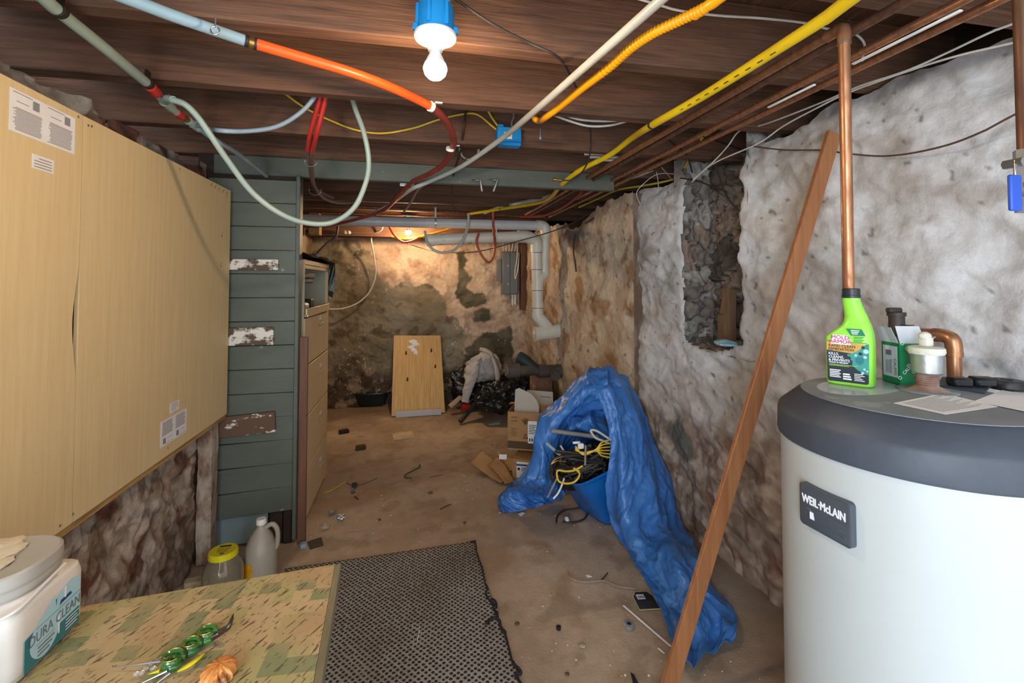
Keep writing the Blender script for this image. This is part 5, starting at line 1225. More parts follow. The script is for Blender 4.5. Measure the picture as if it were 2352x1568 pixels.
line('cable', [(880, 512, 'Y', 5.45), (876, 528, 'Y', 5.5), (856, 538, 'Y', 5.6), (853, 552, 'Y', 5.7), (860, 592, 'Y', 5.82), (863, 630, 'Y', 5.86), (850, 668, 'Y', 5.88), (824, 694, 'Y', 5.88), (790, 708, 'Y', 5.86), (752, 710, 'Y', 5.84)], .009, M_whitecab, 'white cable swinging down the back wall in a wide curve', 'cable')
line('cable', [(918, 548, 'Y', 5.5), (930, 556, 'Y', 5.4), (980, 573, 'Y', 5.3), (1030, 579, 'Y', 5.0), (1100, 577, 'Y', 4.7), (1200, 551, 'Y', 4.5), (1280, 527, 'Y', 4.25), (1340, 498, 'Y', 4.0), (1440, 440, 'Y', 3.7)], .005, M_blkcab, 'thin dark cable strung across the front of the drain pipe', 'cable')
line('cable', [(1366, 500, 'X', 1.56), (1352, 508, 'X', 1.53), (1332, 522, 'Y', 4.22), (1320, 545, 'Y', 4.24), (1317, 575, 'Y', 4.25), (1321, 605, 'Y', 4.25), (1323, 624, 'Y', 4.25)], .007, M_blkcab, 'short black cable hanging down the rough wall right of the drain pipe', 'cable')
line('tube', [(778, 485, 'Y', 5.3), (775, 528, 'Y', 5.3), (770, 545, 'Y', 5.3), (755, 556, 'Y', 5.3), (735, 575, 'Y', 5.25), (720, 592, 'Y', 5.2), (706, 612, 'Y', 5.1)], .013, mat('dark_violet_tube', '#3a3140', '#2c2633', 5, rough=.45), 'dark violet tube running down behind the filing cabinet', 'tube')
for k, lab in enumerate(('left of the pair of white knobs on the back beam', 'right of the pair of white knobs on the back beam')):
    a = at(792+8*k, 532, Y=5.40); t = thing('knob_insulator', 'small white porcelain knob, '+lab, 'insulator', a+Vector((0, .06, 0)))
    M4 = frame(a+Vector((0, .10, 0)), (1, 0, 0), (0, 0, 1)); MB(M_porc).lathe([(0, 0), (.018, 0), (.018, .03), (.013, .035), (.013, .04), (.019, .046), (.017, .06), (.006, .064), (0, .064)], M=M4, seg=20).build('knob', t); MB(M_steel).cyl(M4 @ Vector((0, 0, .06)), M4 @ Vector((0, 0, .07)), .004, 8).build('nail', t)
a, b = at(709, 508, Y=5.3), at(732, 550, Y=5.3)
o = MB(mat('pale_block', '#a38b66', '#8d7550', 5, (8, 1, 8), rough=.7)).span((a.x, 5.3, 2.02), (b.x, 5.47, 2.25), bev=.004).build('wooden_block'); tag(o, 'pale wooden block under the joists above the filing cabinet', 'block')

# knotty board against the back wall
def pine():
    m = mat('laminated_pine', '#d6b47c', '#b18a52', 5, (26, 1, .7), .3, .7, .5, c3='#8a6434', sc3=9, t3=.72, bump=.03)
    return m
bl, br, tl, tr = at(899, 956, Z=.004), at(1022, 947, Z=.004), at(905, 771, Y=5.90), at(1012, 769, Y=5.90)
M4 = frame(bl, br-bl, tl-bl); iv = M4.inverted()
t = thing('wooden_board', 'laminated pine board leaning on the back wall', 'board', bl)
poly = [((iv @ q).x, (iv @ q).y) for q in (bl, br, tr, tl)]
n = 8; u = MB(pine()).prism(poly, .02, M4, -.01); u.build('board', t, smooth=False)
u = MB(M_paper)
for k in range(5): u.ball(M4 @ Vector((.26+.03*math.sin(k*2.1), .86-.035*k, .011)), (.05-.006*k, .008, .03), 12, 6, jit=.4)
u.build('paint_splash', t, label='white paint splash')
for x, y in ((.46, .72), (.16, .70), (.50, .52), (.17, .38)): MB(M_horn).prism([(x, y), (x+.022, y+.01), (x+.02, y+.055), (x+.004, y+.045)], .002, M4, .0105).build('knot_hole', t, smooth=False)
a, b = at(909, 957, Z=0), at(1013, 950, Z=0); d = (b-a).normalized()
o = MB(mat('primed_strip', '#c3c4c8', '#b4b5ba', 5, rough=.5)).box((0, 0, 0), ((b-a).length, .03, .062), frame((a+b)/2+Vector((0, -.028, .032)), b-a, Vector((-d.y, d.x, 0))), bev=.002).build('trim_strip'); tag(o, 'short whitish strip of wood standing before the pine board foot', 'strip')

# black washing-up tub
p = at(853, 936, Z=0); p.y += .14
t = thing('plastic_tub', 'black rectangular tub on the floor by the back wall', 'tub', p)
def tubo(u_, v):
    i = v*5; k = min(int(i), 4); f = i-k
    Pf = [(0, .012), (.15, .004), (.17, .02), (.205, .155), (.225, .165), (.225, .155)]
    r = Pf[k][0]*(1-f)+Pf[k+1][0]*f; z = Pf[k][1]*(1-f)+Pf[k+1][1]*f
    x, y = rr(u_, max(r, 1e-4), 3.4); return (p.x+x*1.0, p.y+y*.62, p.z+z)
M_tubblk = mat('dark_green_black_tub', '#1b2322', '#242d2b', 6, rough=.25)
o = MB(M_tubblk).grid(48, 21, tubo, closed_u=True).build('tub_body', t, recalc=False)
md = o.modifiers.new('thick', 'SOLIDIFY'); md.thickness = .005
o = MB(M_clear).prism([(-.02, 0), (.02, 0), (.012, .11), (-.012, .11)], .004, frame(p+Vector((.0, -.02, .06)), (1, 0, 0), (.1, .5, .85))).build('plastic_strip'); tag(o, 'clear plastic strip standing in the black tub', 'strip')

# black bags, shirt and pipes in the corner
def blob(name, label, cat, px, py, Y, r, m, seed, z0=0):
    c = at(px, py, Y=Y)
    u = MB(m)
    def f(u_, v):
        a = 2*PI*u_; th = PI*v; d = Vector((math.sin(th)*math.cos(a), math.sin(th)*math.sin(a), math.cos(th)))
        n1 = float(fbm(d.x*1.4+seed, d.y*1.4, d.z*1.4, 3)); n2 = abs(float(fbm(d.x*4+seed, d.y*4, d.z*4, 3)))
        q = 1+.28*n1-.22*n2
        return (c.x+d.x*r[0]*q, c.y+d.y*r[1]*q, max(.004, c.z+d.z*r[2]*q))
    u.grid(72, 44, f, closed_u=True); o = u.build(name); return tag(o, label, cat)
M_bag = mat('black_bin_bag', '#131414', '#1d1f1e', 9, rough=.28, bump=.7, bsc=18)
blob('garbage_bag', 'black rubbish bag behind the grey shirt', 'bag', 1092, 882, 5.62, (.30, .20, .27), M_bag, 2)
blob('garbage_bag', 'low black rubbish bag in front of the cast iron pipe', 'bag', 1150, 912, 5.05, (.28, .18, .17), M_bag, 7)
blob('garbage_bag', 'black rubbish bag under the cast iron pipe in the corner', 'bag', 1184, 888, 5.35, (.19, .16, .23), M_bag, 12)
M_shirt = mat('grey_cotton', '#b3aeaa', '#a29c98', 9, rough=.85, bump=.5, bsc=11)
sh = at(1104, 842, Y=5.36)
t = thing('shirt', 'grey white work shirt hanging over a black bag with one sleeve down', 'shirt', sh)
Ysh = 5.33
def P5(px, py, Y=Ysh): return at(px, py, Y=Y)
def shirtf(u_, v):
    th = PI*v; a = 2*PI*u_
    d = Vector((math.sin(th)*math.cos(a), math.sin(th)*math.sin(a), math.cos(th)))
    fold = 1-2*abs(float(fbm(d.x*2.2+d.z*1.4, d.y*2.2, d.z*.9+4, 2)))
    q = 1+.12*float(fbm(d.x*2, d.y*2, d.z*2+4, 3))+.10*(fold-.5)
    x = d.x*.20*q+.06*d.z; y = d.y*.14*q; z = d.z*.165*q
    return (sh.x+x+.02, sh.y+y, sh.z+z-.03*max(0, d.x)-.03*d.x*d.x)
MB(M_shirt).grid(90, 60, shirtf, closed_u=True).build('shirt_body', t)
SL = [P5(1088, 826, 5.28), P5(1086, 850, 5.2), P5(1080, 878, 5.15), P5(1074, 900, 5.13), P5(1069, 919, 5.12)]
u = MB(M_shirt)
SC = catmull(SL, 12)
def slf(u_, v):
    i = min(int(v*(len(SC)-1)), len(SC)-2); p = SC[i].lerp(SC[i+1], v*(len(SC)-1)-i); a = 2*PI*u_
    r = (.092-.050*v)*(1+.22*float(fbm(math.cos(a)*1.2+v*4, math.sin(a)*1.2, v*7, 3)))
    return (p.x+r*math.cos(a), p.y+r*.8*math.sin(a), p.z+.35*r*math.cos(a))
u.grid(30, 60, slf, closed_u=True).build('sleeve', t)
MB(M_shirt).tube([SL[-1]-(SL[-1]-SL[-2])*.16, SL[-1]+(SL[-1]-SL[-2])*.2], .044, 18, 1).build('cuff', t)
def strip(c0, c1, n0, m, lab=None):
    a_, b_ = catmull(c0, 8), catmull(c1, 8)
    o = MB(m).grid(6, len(a_), lambda u_, v: tuple(a_[round(v*(len(a_)-1))].lerp(b_[round(v*(len(b_)-1))], u_)+Vector((0, -.02*math.sin(PI*u_), 0)))).build(n0, t, recalc=False, label=lab)
    md = o.modifiers.new('thick', 'SOLIDIFY'); md.thickness = .006
strip([P5(1102, 797, 5.26), P5(1118, 800, 5.22), P5(1132, 810, 5.2), P5(1137, 822, 5.2)], [P5(1100, 806, 5.24), P5(1114, 810, 5.19), P5(1126, 818, 5.17), P5(1130, 828, 5.17)], 'collar', M_shirt)
strip([P5(1131, 812, 5.2), P5(1142, 834, 5.18), P5(1149, 858, 5.17), P5(1147, 882, 5.18)], [P5(1126, 818, 5.18), P5(1134, 838, 5.15), P5(1137, 860, 5.14), P5(1139, 880, 5.15)], 'placket', mat('shirt_placket', '#c6c0b4', '#b4ad9f', 9, rough=.8), 'paler button placket')
a = at(1070, 946, Z=0)
o = MB(mat('red_plastic', '#c2392f', '#b02f28', 8, rough=.5)).box((0, 0, 0), (.10, .07, .09), frame(a+Vector((0, .04, .05)), (1, .15, 0), (-.1, 1, .25)), bev=.004).build('red_block'); tag(o, 'small red block on the floor under the shirt cuff', 'block')
o = MB(mat('cream_panel', '#b7a78e', '#a5957c', 7, rough=.6)).box((0, 0, 0), (.17, .08, .03), frame(at(1046, 922, Y=5.45), (.75, .2, .55), (-.1, 1, 0)), bev=.003).build('board_scrap'); tag(o, 'small cream board scrap leaning left of the shirt cuff', 'board')
a, b = at(1057, 968, Z=.03), at(1143, 868, Y=5.5)
M_pipeblk = mat('dull_iron_pipe', '#4a4038', '#35302b', 8, rough=.6, metal=.2)
o = MB(M_pipeblk).cyl(a, b, .026, 16, .022).build('iron_pipe'); tag(o, 'long dull dark pipe leaning from the floor across the shirt bag', 'pipe')
o = MB(mat('grey_handle', '#8b7d68', '#77694f', 7, (1, 1, 6), rough=.65)).cyl(at(1147, 882, Y=5.1), at(1173, 914, Y=4.9), .017, 14).build('tool_handle'); tag(o, 'short grey wooden handle poking up from the black bags', 'handle')
M_castiron = mat('old_cast_iron', '#5d564c', '#453f38', 7, rough=.75, bump=.3, bsc=30)
t = thing('cast_iron_pipe', 'old cast iron drain pipe with a hub lying against the right corner', 'pipe', at(1220, 852, Y=4.62))
q0, q1 = at(1168, 850, Y=4.62), at(1281, 852, Y=4.62)
d = (q1-q0).normalized()
MB(M_castiron).cyl(q0+d*.08, q1-d*.18, .054, 22, .047).build('barrel', t)
MB(M_castiron).cyl(q0, q0+d*.11, .073, 24).cyl(q0-d*.012, q0+d*.015, .079, 24).build('hub', t)
MB(mat('plug_cover', '#7c7362', '#675f50', 12, rough=.7)).cyl(q0-d*.03, q0-d*.01, .06, 20).cyl(q0-d*.06, q0-d*.03, .012, 8).build('plug', t)
MB(M_castiron).cyl(q1-d*.21, q1-d*.17, .068, 22).cyl(q1-d*.17, q1+d*.02, .062, 22).cyl(q1-d*.01, q1+d*.03, .07, 22).build('fitting', t)
fq = q1-d*.05+Vector((0, -.05, -.02))
MB(M_castiron).cyl(fq, fq+Vector((-.01, -.06, -.01)), .052, 20).build('side_outlet', t)
MB(mat('green_iron', '#2f3a34', '#25302b', 8, rough=.6)).tube([at(1192, 822, Y=4.72), at(1205, 828, Y=4.68), at(1222, 842, Y=4.65), at(1236, 850, Y=4.62)], lambda q: .068-.018*q, 20, 5).build('branch', t, label='dark green branch')
a = at(1243, 912, Y=5.25)
o = MB(mat('stained_block', '#8b6c58', '#6b4c3c', 6, rough=.85, bump=.4, c3='#a3907e', sc3=5, t3=.58)).box((1.365, 4.88, .27), (.21, .22, .53), bev=.03, seg=2).build('concrete_block'); tag(o, 'rusty stained masonry block under the cast iron pipe', 'block')

# cardboard boxes beside the tarp ---------------------------------------
M_card = mat('cardboard', '#ad8458', '#9d7549', 5, (1, 1, 3), rough=.75)
M_cardd = mat('cardboard_band', '#5d452f', '#513b28', 5, rough=.75)
M_cardi = mat('brown_print', '#6b4a2c', rough=.75)
a, b = at(1166, 1050, Z=.02), at(1240, 1068, Z=.02)
a = at(1166, 1052, Y=3.72); b = at(1236, 1072, Y=3.62)
ex = b-a; ex.z = 0; W_ = .36; hB = .30; zb = .17
M4 = frame((a.x, a.y, zb), ex, (0, 0, 1)); M4d = M4 @ Matrix.Translation((W_/2, hB/2, -.13))
t = thing('cardboard_box', 'printed cardboard box with a dark base band left of the blue tarp', 'box', (a.x+.15, a.y+.1, zb))
u = MB(M_card).prism([(0, 0), (W_, 0), (W_, hB), (0, hB)], .004, M4, -.004).prism([(0, 0), (W_, 0), (W_, hB), (0, hB)], .004, M4, -.26)
u.prism([(0, 0), (.004, 0), (.004, hB), (0, hB)], .25, M4, -.258).prism([(W_-.004, 0), (W_, 0), (W_, hB), (W_-.004, hB)], .25, M4, -.258).prism([(0, 0), (W_, 0), (W_, .004), (0, .004)], .25, M4, -.258)
u.use(M_cardd).quad(.0, .012, W_, .07, M4, 0, .0006)
u.use(M_cardi)
for k in range(5): u.quad(.03, .11+k*.014, .075-.01*(k % 2), .114+k*.014, M4, 0, .0006)
for k in range(2): u.quad(.03, .255-k*.03, .08, .262-k*.03, M4, 0, .0006)
for q in (-.8, -.4, 0, .4, .8): u.prism([(.145, .2), (.145+.03*math.sin(q)-.008, .235+.012*math.cos(q*2)), (.145+.05*math.sin(q), .265*1.0-.02*abs(q)), (.145+.03*math.sin(q)+.008, .232)], .0006, M4)
for x, y in ((.135, .10), (.155, .10), (.145, .122)): u.prism([(x+.010*math.cos(R(k)), y+.010*math.sin(R(k))) for k in range(0, 360, 45)], .0006, M4)
u.use(M_paper).quad(.165, .06, .25, .235, M4, .0008, .0006)
u.use(M_ink)
for k in range(6): u.quad(.172, .2-k*.013, .24-.01*(k % 3), .205-k*.013, M4, .0015)
for k in range(4): u.quad(.175+k*.018, .075, .185+k*.018, .1, M4, .0015)
u.build('box_body', t, smooth=False)
o = MB(mat('frosted_plastic', '#cbbfae', '#bfb3a2', 5, rough=.35, trans=.25)).prism([(.03, .012), (.24, .012), (.24, .33), (.22, .38), (.17, .43), (.07, .47), (.04, .455)], .006, M4 @ Matrix.Translation((0, 0, -.06)) @ Matrix.Rotation(-.12, 4, 'X'), -.003).build('plastic_tray'); tag(o, 'frosted plastic tray leaning in the printed cardboard box', 'tray')
o = MB(mat('white_panel', '#cfc9bd', '#c0b9ab', 4, rough=.6)).prism([(-.11, -.49), (.11, -.49), (.12, .11), (-.115, .12)], .02, frame(at(1240, 928, Y=4.1), (1, -.1, -.06), (0, .5, .85))).use(M_grey_ink).prism([(-.0, .06), (.1, .055), (.1, .063), (0, .068)], .0206, frame(at(1240, 928, Y=4.1), (1, -.1, -.06), (0, .5, .85))).build('foam_sheet'); tag(o, 'white foam sheet standing behind the frosted tray', 'sheet')
o = MB(M_card).tube([at(1172, 925, Y=4.0), at(1195, 925, Y=3.95), at(1225, 940, Y=3.85), at(1255, 962, Y=3.75)], .035, 8, 5, flat=.12).build('cardboard_flap'); tag(o, 'curled cardboard strip above the frosted tray', 'cardboard')
a, b = at(1176, 1102, Z=.0), at(1240, 1108, Z=.0)
M4 = frame((a.x, a.y, .002), (b-a), (0, .05, 1))
t = thing('cardboard_box', 'low cardboard box with a white label reading 100 under the printed box', 'box', (a.x+.15, a.y+.1, 0))
u = MB(M_card).box((.16, .078, -.13), (.32, .156, .26), M4, bev=.003); u.build('box_body', t)
u = MB(M_paper).quad(.035, .02, .2, .138, M4, .0005, .0006); u.use(mat('label_blue', '#2b4a86', rough=.6)).quad(.035, .108, .2, .122, M4, .001)
u.use(M_ink).text('100', .042, M4 @ Matrix.Translation((.097, .083, 0)), 'CENTER', .0022, .9, .001)
u.prism([(.052+.011*math.cos(R(k)), .085+.011*math.sin(R(k))) for k in range(0, 360, 30)], .0004, M4, .0012)
u.text('19  40', .026, M4 @ Matrix.Translation((.10, .045, 0)), 'CENTER', .0022, .8, .0005)
for k in range(6): u.use(M_grey_ink).quad(.145, .035+k*.011, .19-.008*(k % 2), .039+k*.011, M4, .0012)
u.build('label', t, smooth=False, label='white label reading 100')
# flattened, bent cardboard on the floor
def bent(pxs, name, label, curl, nu=14, nv=10):
    A_, B_, C_, D_ = [at(*q[:2], Z=q[2]) for q in pxs]
    def f(u_, v):
        p = A_*(1-u_)*(1-v)+B_*u_*(1-v)+C_*u_*v+D_*(1-u_)*v
        return (p.x, p.y, max(.003, p.z+curl*math.sin(PI*u_)*(1-.4*v)+.008*float(perlin(u_*3, v*3, curl*40))))
    o = MB(M_card).grid(nu, nv, f).build(name, recalc=False); md = o.modifiers.new('thick', 'SOLIDIFY'); md.thickness = .004
    return tag(o, label, 'cardboard')
bent([(1078, 1060, .06), (1150, 1108, .02), (1182, 1085, .03), (1104, 1030, .15)], 'flattened_cardboard', 'curved flattened cardboard piece lying left of the boxes', -.01)
bent([(1120, 1068, .07), (1160, 1112, .01), (1182, 1104, .03), (1142, 1045, .11)], 'flattened_cardboard', 'narrow cardboard strip folded over the flattened piece', .02)
bent([(1140, 1068, .05), (1176, 1080, .06), (1178, 1050, .12), (1142, 1030, .15)], 'flattened_cardboard', 'small curved cardboard flap with white tape beside the printed box', -.02)
o = MB(M_paper).prism([(-.03, -.02), (.03, -.02), (.03, .02), (-.03, .02)], .001, frame(at(1155, 1049, Z=.13), (1, -.3, 0), (.2, .7, .7))).build('tape_piece'); tag(o, 'white piece of tape on the cardboard flap', 'tape')
# ================================================================== tarp, tote and its contents
M_tarp = mat('blue_tarp', '#4176bd', '#356aae', 6, rough=.30, bump=.3, bsc=38, dist=.6, spec=.45, c3='#5084c6', sc3=7, t3=.58)
def net(rows, nu, nv, crum=.016, seed=0, fine=.0035, fold=0):
    """rows of control points (pixel, pixel, plane) spun into one crumpled sheet"""
    P = [[(at(q[0], q[1], Y=q[2]) if len(q) == 3 else at(q[0], q[1], Z=q[3])) for q in r] for r in rows]
    def resample(pl, n):
        d = catmull(pl, 12); out = []
        for k in range(n):
            t = k/(n-1)*(len(d)-1); i = min(int(t), len(d)-2); out.append(d[i].lerp(d[i+1], t-i))
        return out
    G = [resample(r, nv) for r in P]
    cols = [resample([G[i][j] for i in range(len(G))], nu) for j in range(nv)]
    A = np.array([[tuple(cols[j][i]) for i in range(nu)] for j in range(nv)])
    du = np.gradient(A, axis=1); dv = np.gradient(A, axis=0); N_ = np.cross(du, dv); N_ /= np.linalg.norm(N_, axis=2)[..., None]+1e-9
    x, y, z = A[..., 0], A[..., 1], A[..., 2]
    s = np.linspace(0, 1, nv)[:, None]
    su = np.cumsum(np.linalg.norm(du, axis=2), axis=1); sv = np.cumsum(np.linalg.norm(dv, axis=2), axis=0)
    r1 = 1-2*np.abs(fbm(su*1.3+seed, sv*5.5, seed, 2))                       # long drapes
    wu, wv = su+.03*fbm(su*7, sv*7, 4, 2), sv+.03*fbm(su*7, sv*7, 9, 2)
    f1, f2, cid = worley(wu*6.5+seed, wv*10+seed, 3); g1, g2, gid = worley(wu*17+seed, wv*24, 5)
    h = crum*(r1-.5)+crum*1.05*(f1-.4)+crum*.6*(g1-.4)*(.2+cid)+fine*.3*fbm(x*40, y*40, z*40, 2)
    if fold: h = h+fold*np.sin(s*2*PI*3.3+1.2*fbm(x*3, y*3, z*3, 2)+seed)
    A = A+N_*h[..., None]
    A[..., 2] = np.maximum(A[..., 2], .004+.004*np.abs(fbm(x*8, y*8, 0, 2)))
    return A
def putnet(u, A):
    nv, nu = A.shape[:2]; u.add(A.reshape(-1, 3).tolist(), [(j*nu+i, j*nu+i+1, (j+1)*nu+i+1, (j+1)*nu+i) for j in range(nv-1) for i in range(nu-1)])
u = MB(M_tarp)
# right tongue: from the peak down to the floor and towards the viewer
RT = [[(1345, 862, 2.80), (1365, 850, 2.84), (1392, 843, 2.92), (1425, 858, 3.02), (1445, 885, 3.08)],
      [(1372, 905, 2.66), (1400, 892, 2.66), (1428, 890, 2.76), (1452, 905, 2.92), (1466, 935, 3.05)],
      [(1398, 985, 2.62), (1425, 972, 2.58), (1458, 965, 2.66), (1480, 975, 2.84), (1494, 1000, 3.00)],
      [(1402, 1070, 2.60), (1432, 1062, 2.52), (1474, 1050, 2.57), (1508, 1055, 2.72), (1530, 1080, 2.86)],
      [(1394, 1150, 2.60), (1432, 1150, 2.46), (1484, 1142, 2.47), (1530, 1150, 2.58), (1560, 1170, 2.66)],
      [(1410, 1215, 0, .06), (1450, 1225, 0, .16), (1510, 1215, 2.36), (1562, 1222, 2.42), (1592, 1240, 2.45)],
      [(1446, 1280, 0, .03), (1490, 1296, 0, .10), (1545, 1282, 0, .20), (1590, 1285, 0, .18), (1614, 1300, 0, .06)],
      [(1500, 1352, 0, .02), (1530, 1366, 0, .08), (1570, 1352, 0, .14), (1605, 1345, 0, .11), (1640, 1350, 0, .03)],
      [(1530, 1418, 0, .02), (1556, 1430, 0, .07), (1592, 1418, 0, .08), (1640, 1398, 0, .06), (1684, 1392, 0, .05)],
      [(1540, 1468, 0, .02), (1566, 1484, 0, .05), (1606, 1476, 0, .03), (1652, 1452, 0, .03), (1692, 1440, 0, .07)],
      [(1566, 1510, 0, .02), (1584, 1532, 0, .07), (1610, 1506, 0, .05), (1648, 1488, 0, .03), (1686, 1478, 0, .03)]]
putnet(u, net(RT, 300, 170, .024, 3, .003, .012))
# left hood: rolled lip running from the peak down to the left foot
LH = [[(1400, 846, 2.95), (1396, 868, 2.70), (1396, 912, 2.70), (1388, 950, 2.86), (1382, 985, 3.02)],
      [(1345, 852, 3.00), (1350, 880, 2.76), (1352, 922, 2.76), (1350, 955, 2.92), (1350, 1000, 3.05)],
      [(1292, 899, 3.02), (1304, 922, 2.80), (1316, 952, 2.82), (1318, 985, 2.98), (1322, 1030, 3.08)],
      [(1242, 955, 3.05), (1258, 968, 2.83), (1280, 990, 2.84), (1292, 1015, 2.98), (1304, 1062, 3.08)],
      [(1230, 1008, 3.04), (1240, 1016, 2.82), (1262, 1030, 2.82), (1280, 1050, 2.94), (1300, 1092, 3.05)],
      [(1222, 1058, 3.02), (1232, 1064, 2.80), (1256, 1074, 2.78), (1276, 1090, 2.88), (1300, 1118, 2.98)],
      [(1192, 1094, 3.02), (1204, 1110, 2.82), (1244, 1110, 2.74), (1272, 1118, 2.80), (1296, 1134, 2.86)],
      [(1166, 1118, 0, .06), (1178, 1130, 0, .12), (1222, 1130, 0, .12), (1262, 1132, 0, .10), (1290, 1142, 0, .05)],
      [(1143, 1142, 0, .03), (1158, 1152, 0, .06), (1208, 1152, 0, .05), (1248, 1148, 0, .04), (1278, 1146, 0, .02)],
      [(1146, 1172, 0, .01), (1180, 1174, 0, .02), (1216, 1170, 0, .02), (1244, 1160, 0, .015), (1268, 1150, 0, .01)]]
putnet(u, net(LH, 240, 150, .026, 11, .003, .008))
# bright crumpled inner fold under the arch
IF = [[(1300, 962, 2.92), (1330, 948, 2.90), (1365, 942, 2.90), (1392, 955, 2.92)],
      [(1306, 985, 2.80), (1335, 968, 2.74), (1368, 966, 2.74), (1396, 985, 2.80)],
      [(1316, 1000, 2.84), (1340, 996, 2.80), (1372, 1000, 2.80), (1402, 1015, 2.84)],
      [(1320, 1012, 3.0), (1345, 1010, 2.98), (1378, 1015, 2.98), (1405, 1030, 3.0)]]
putnet(u, net(IF, 90, 90, .024, 21, .003))
o = u.build('tarp', recalc=False, ang=180); md = o.modifiers.new('thick', 'SOLIDIFY'); md.thickness = .0015
tag(o, 'big crumpled blue tarp draped over the tote and trailing across the floor', 'tarp')

# tote
M_tote = mat('blue_tote', '#1668b8', '#115ca8', 4, rough=.35); M_totein = mat('dark_tote', '#15324d', rough=.5)
b0 = at(1392, 1207, Z=.004)
t = thing('storage_tote', 'blue plastic storage tote overflowing with cables under the tarp', 'tote', (b0.x+.12, b0.y+.12, 0))
k0 = at(1325, 1116, Y=2.60)
def totef(u_, v, rin=0):
    # four corners bottom and rim, tipped towards the left
    bb = [b0, b0+Vector((.25, .06, .0)), b0+Vector((.17, .36, .0)), b0+Vector((-.09, .30, .0))]
    tt = [k0, k0+Vector((.42, .02, .16)), k0+Vector((.36, .46, .16)), k0+Vector((-.06, .44, -.0))]
    x, y = rr(u_, .5, 7); x += .5; y += .5
    a = bb[0]*(1-x)*(1-y)+bb[1]*x*(1-y)+bb[2]*x*y+bb[3]*(1-x)*y; b = tt[0]*(1-x)*(1-y)+tt[1]*x*(1-y)+tt[2]*x*y+tt[3]*(1-x)*y
    return a.lerp(b, v)
cen = sum((totef(k/4+.001, 1) for k in range(4)), Vector())/4
def tw(u_, v):
    if v < .88: p = totef(u_, v/.88*.93)
    else: p = totef(u_, .93+.07*min(1, (v-.88)/.08)); p = p+(p-Vector((cen.x, cen.y, p.z))).normalized()*(.016 if v < .97 else .010)
    return p
u = MB(M_tote).grid(96, 34, tw, closed_u=True); u.add([totef(k/48, 0) for k in range(48)], [tuple(range(48))])
o = u.build('tote_body', t, recalc=False, ang=50); md = o.modifiers.new('thick', 'SOLIDIFY'); md.thickness = .004; md.offset = 0

# contents
r3 = random.Random(5)
def mess(name, label, n, m, rad, box, seed, cat='cables', sag=.05):
    r = random.Random(seed); u = MB(m)
    for k in range(n):
        x0, x1, y0, y1 = box; P_ = []
        for j in range(5): P_.append(at(x0+(x1-x0)*r.random(), y0+(y1-y0)*r.random(), Y=2.62+.22*r.random()))
        u.tube(P_, rad*(.7+.6*r.random()), 7, 5)
    o = u.build(name); return tag(o, label, cat)
o = mess('cable_tangle', 'dark tangle of cables and wires heaped in the blue tote', 26, M_blkcab, .0075, (1268, 1392, 1032, 1106), 4); o['kind'] = 'stuff'
cb = at(1335, 1085, Y=2.78)
blob('plastic_bundle', 'black plastic bundle under the cable tangle in the tote', 'bundle', 1330, 1078, 2.80, (.17, .10, .11), M_bag, 31)
blob('plastic_bundle', 'smaller black plastic bundle by the yellow cables in the tote', 'bundle', 1372, 1050, 2.82, (.11, .09, .09), M_bag, 35)
def loop(name, label, l, rad, m, cat='cable', **k): return line(name, l, rad, m, label, cat, **k)
loop('cable_loop', 'open loop of yellow cable spilling over the front of the tote', [(1330, 1082), (1318, 1075), (1330, 1085), (1329, 1096), (1318, 1107), (1300, 1110), (1284, 1105), (1279, 1090), (1282, 1080), (1300, 1082), (1318, 1080), (1338, 1070)], .0055, M_romex, Y=2.52)
t = thing('yellow_cable_bundle', 'bundle of yellow cables tied near the right edge of the tote opening', 'cable', at(1375, 1030, Y=2.6))
for k in range(6): MB(M_romex).tube(pts([(1322, 1024+k*2, 'Y', 2.6), (1340, 1044-k, 'Y', 2.56), (1368, 1032+k*.6, 'Y', 2.55), (1382, 1016+k*6, 'Y', 2.55), (1400, 1010+k*8, 'Y', 2.58)]), .0042, 8, 6).build('strand', t)
loop('hose_loop', 'white hose loop arching above the yellow cables in the tote', [(1398, 1018), (1385, 1012), (1368, 1005), (1358, 992), (1360, 987), (1372, 990), (1388, 1000), (1402, 1010)], .007, M_pexw, Y=2.6)
o = MB(M_grey_hose).cyl(at(1266, 989, Y=2.72), at(1372, 1003, Y=2.72), .0125, 12).build('grey_pipe'); tag(o, 'straight grey pipe sticking out of the tote under the tarp', 'pipe')
u = MB(M_white).box(at(1334, 1024, Y=2.56), (.034, .02, .03), bev=.004).box(at(1324, 1016, Y=2.58), (.045, .015, .012), bev=.003); u = u.build('plug_connector'); tag(u, 'white plug connector on top of the tangle', 'connector')
o = MB(M_grey_hose).cyl(at(1345, 1022, Y=2.53), at(1344, 1068, Y=2.53), .006, 10).build('grey_tube'); tag(o, 'short upright grey tube in the tangle', 'tube')
loop('plastic_tube', 'clear tube hanging down over the tarp from the tangle, left one', [(1282, 1092), (1276, 1105), (1266, 1125), (1258, 1142)], .005, M_clear, cat='tube', Y=2.60)
loop('plastic_tube', 'white tube hanging down over the tarp from the tangle, right one', [(1296, 1098), (1290, 1115), (1282, 1132), (1271, 1145)], .0055, M_white, cat='tube', Y=2.58)
loop('bare_wire', 'bare copper coloured wire bowing out left of the tangle', [(1292, 1048), (1275, 1055), (1266, 1066), (1280, 1058), (1300, 1060)], .0028, M_brass, cat='wire', Y=2.56)
for k, lab in enumerate(('pale blue stick leaning out of the tote on the left', 'thin white stick beside the pale blue one in the tote')):
    o = MB(M_pexb if k == 0 else M_white).cyl(at(1256+k*32, 1018+k*6, Y=2.74), at(1288+k*14, 1046, Y=2.66), .010-.004*k, 10).build('stick'); tag(o, lab, 'stick')

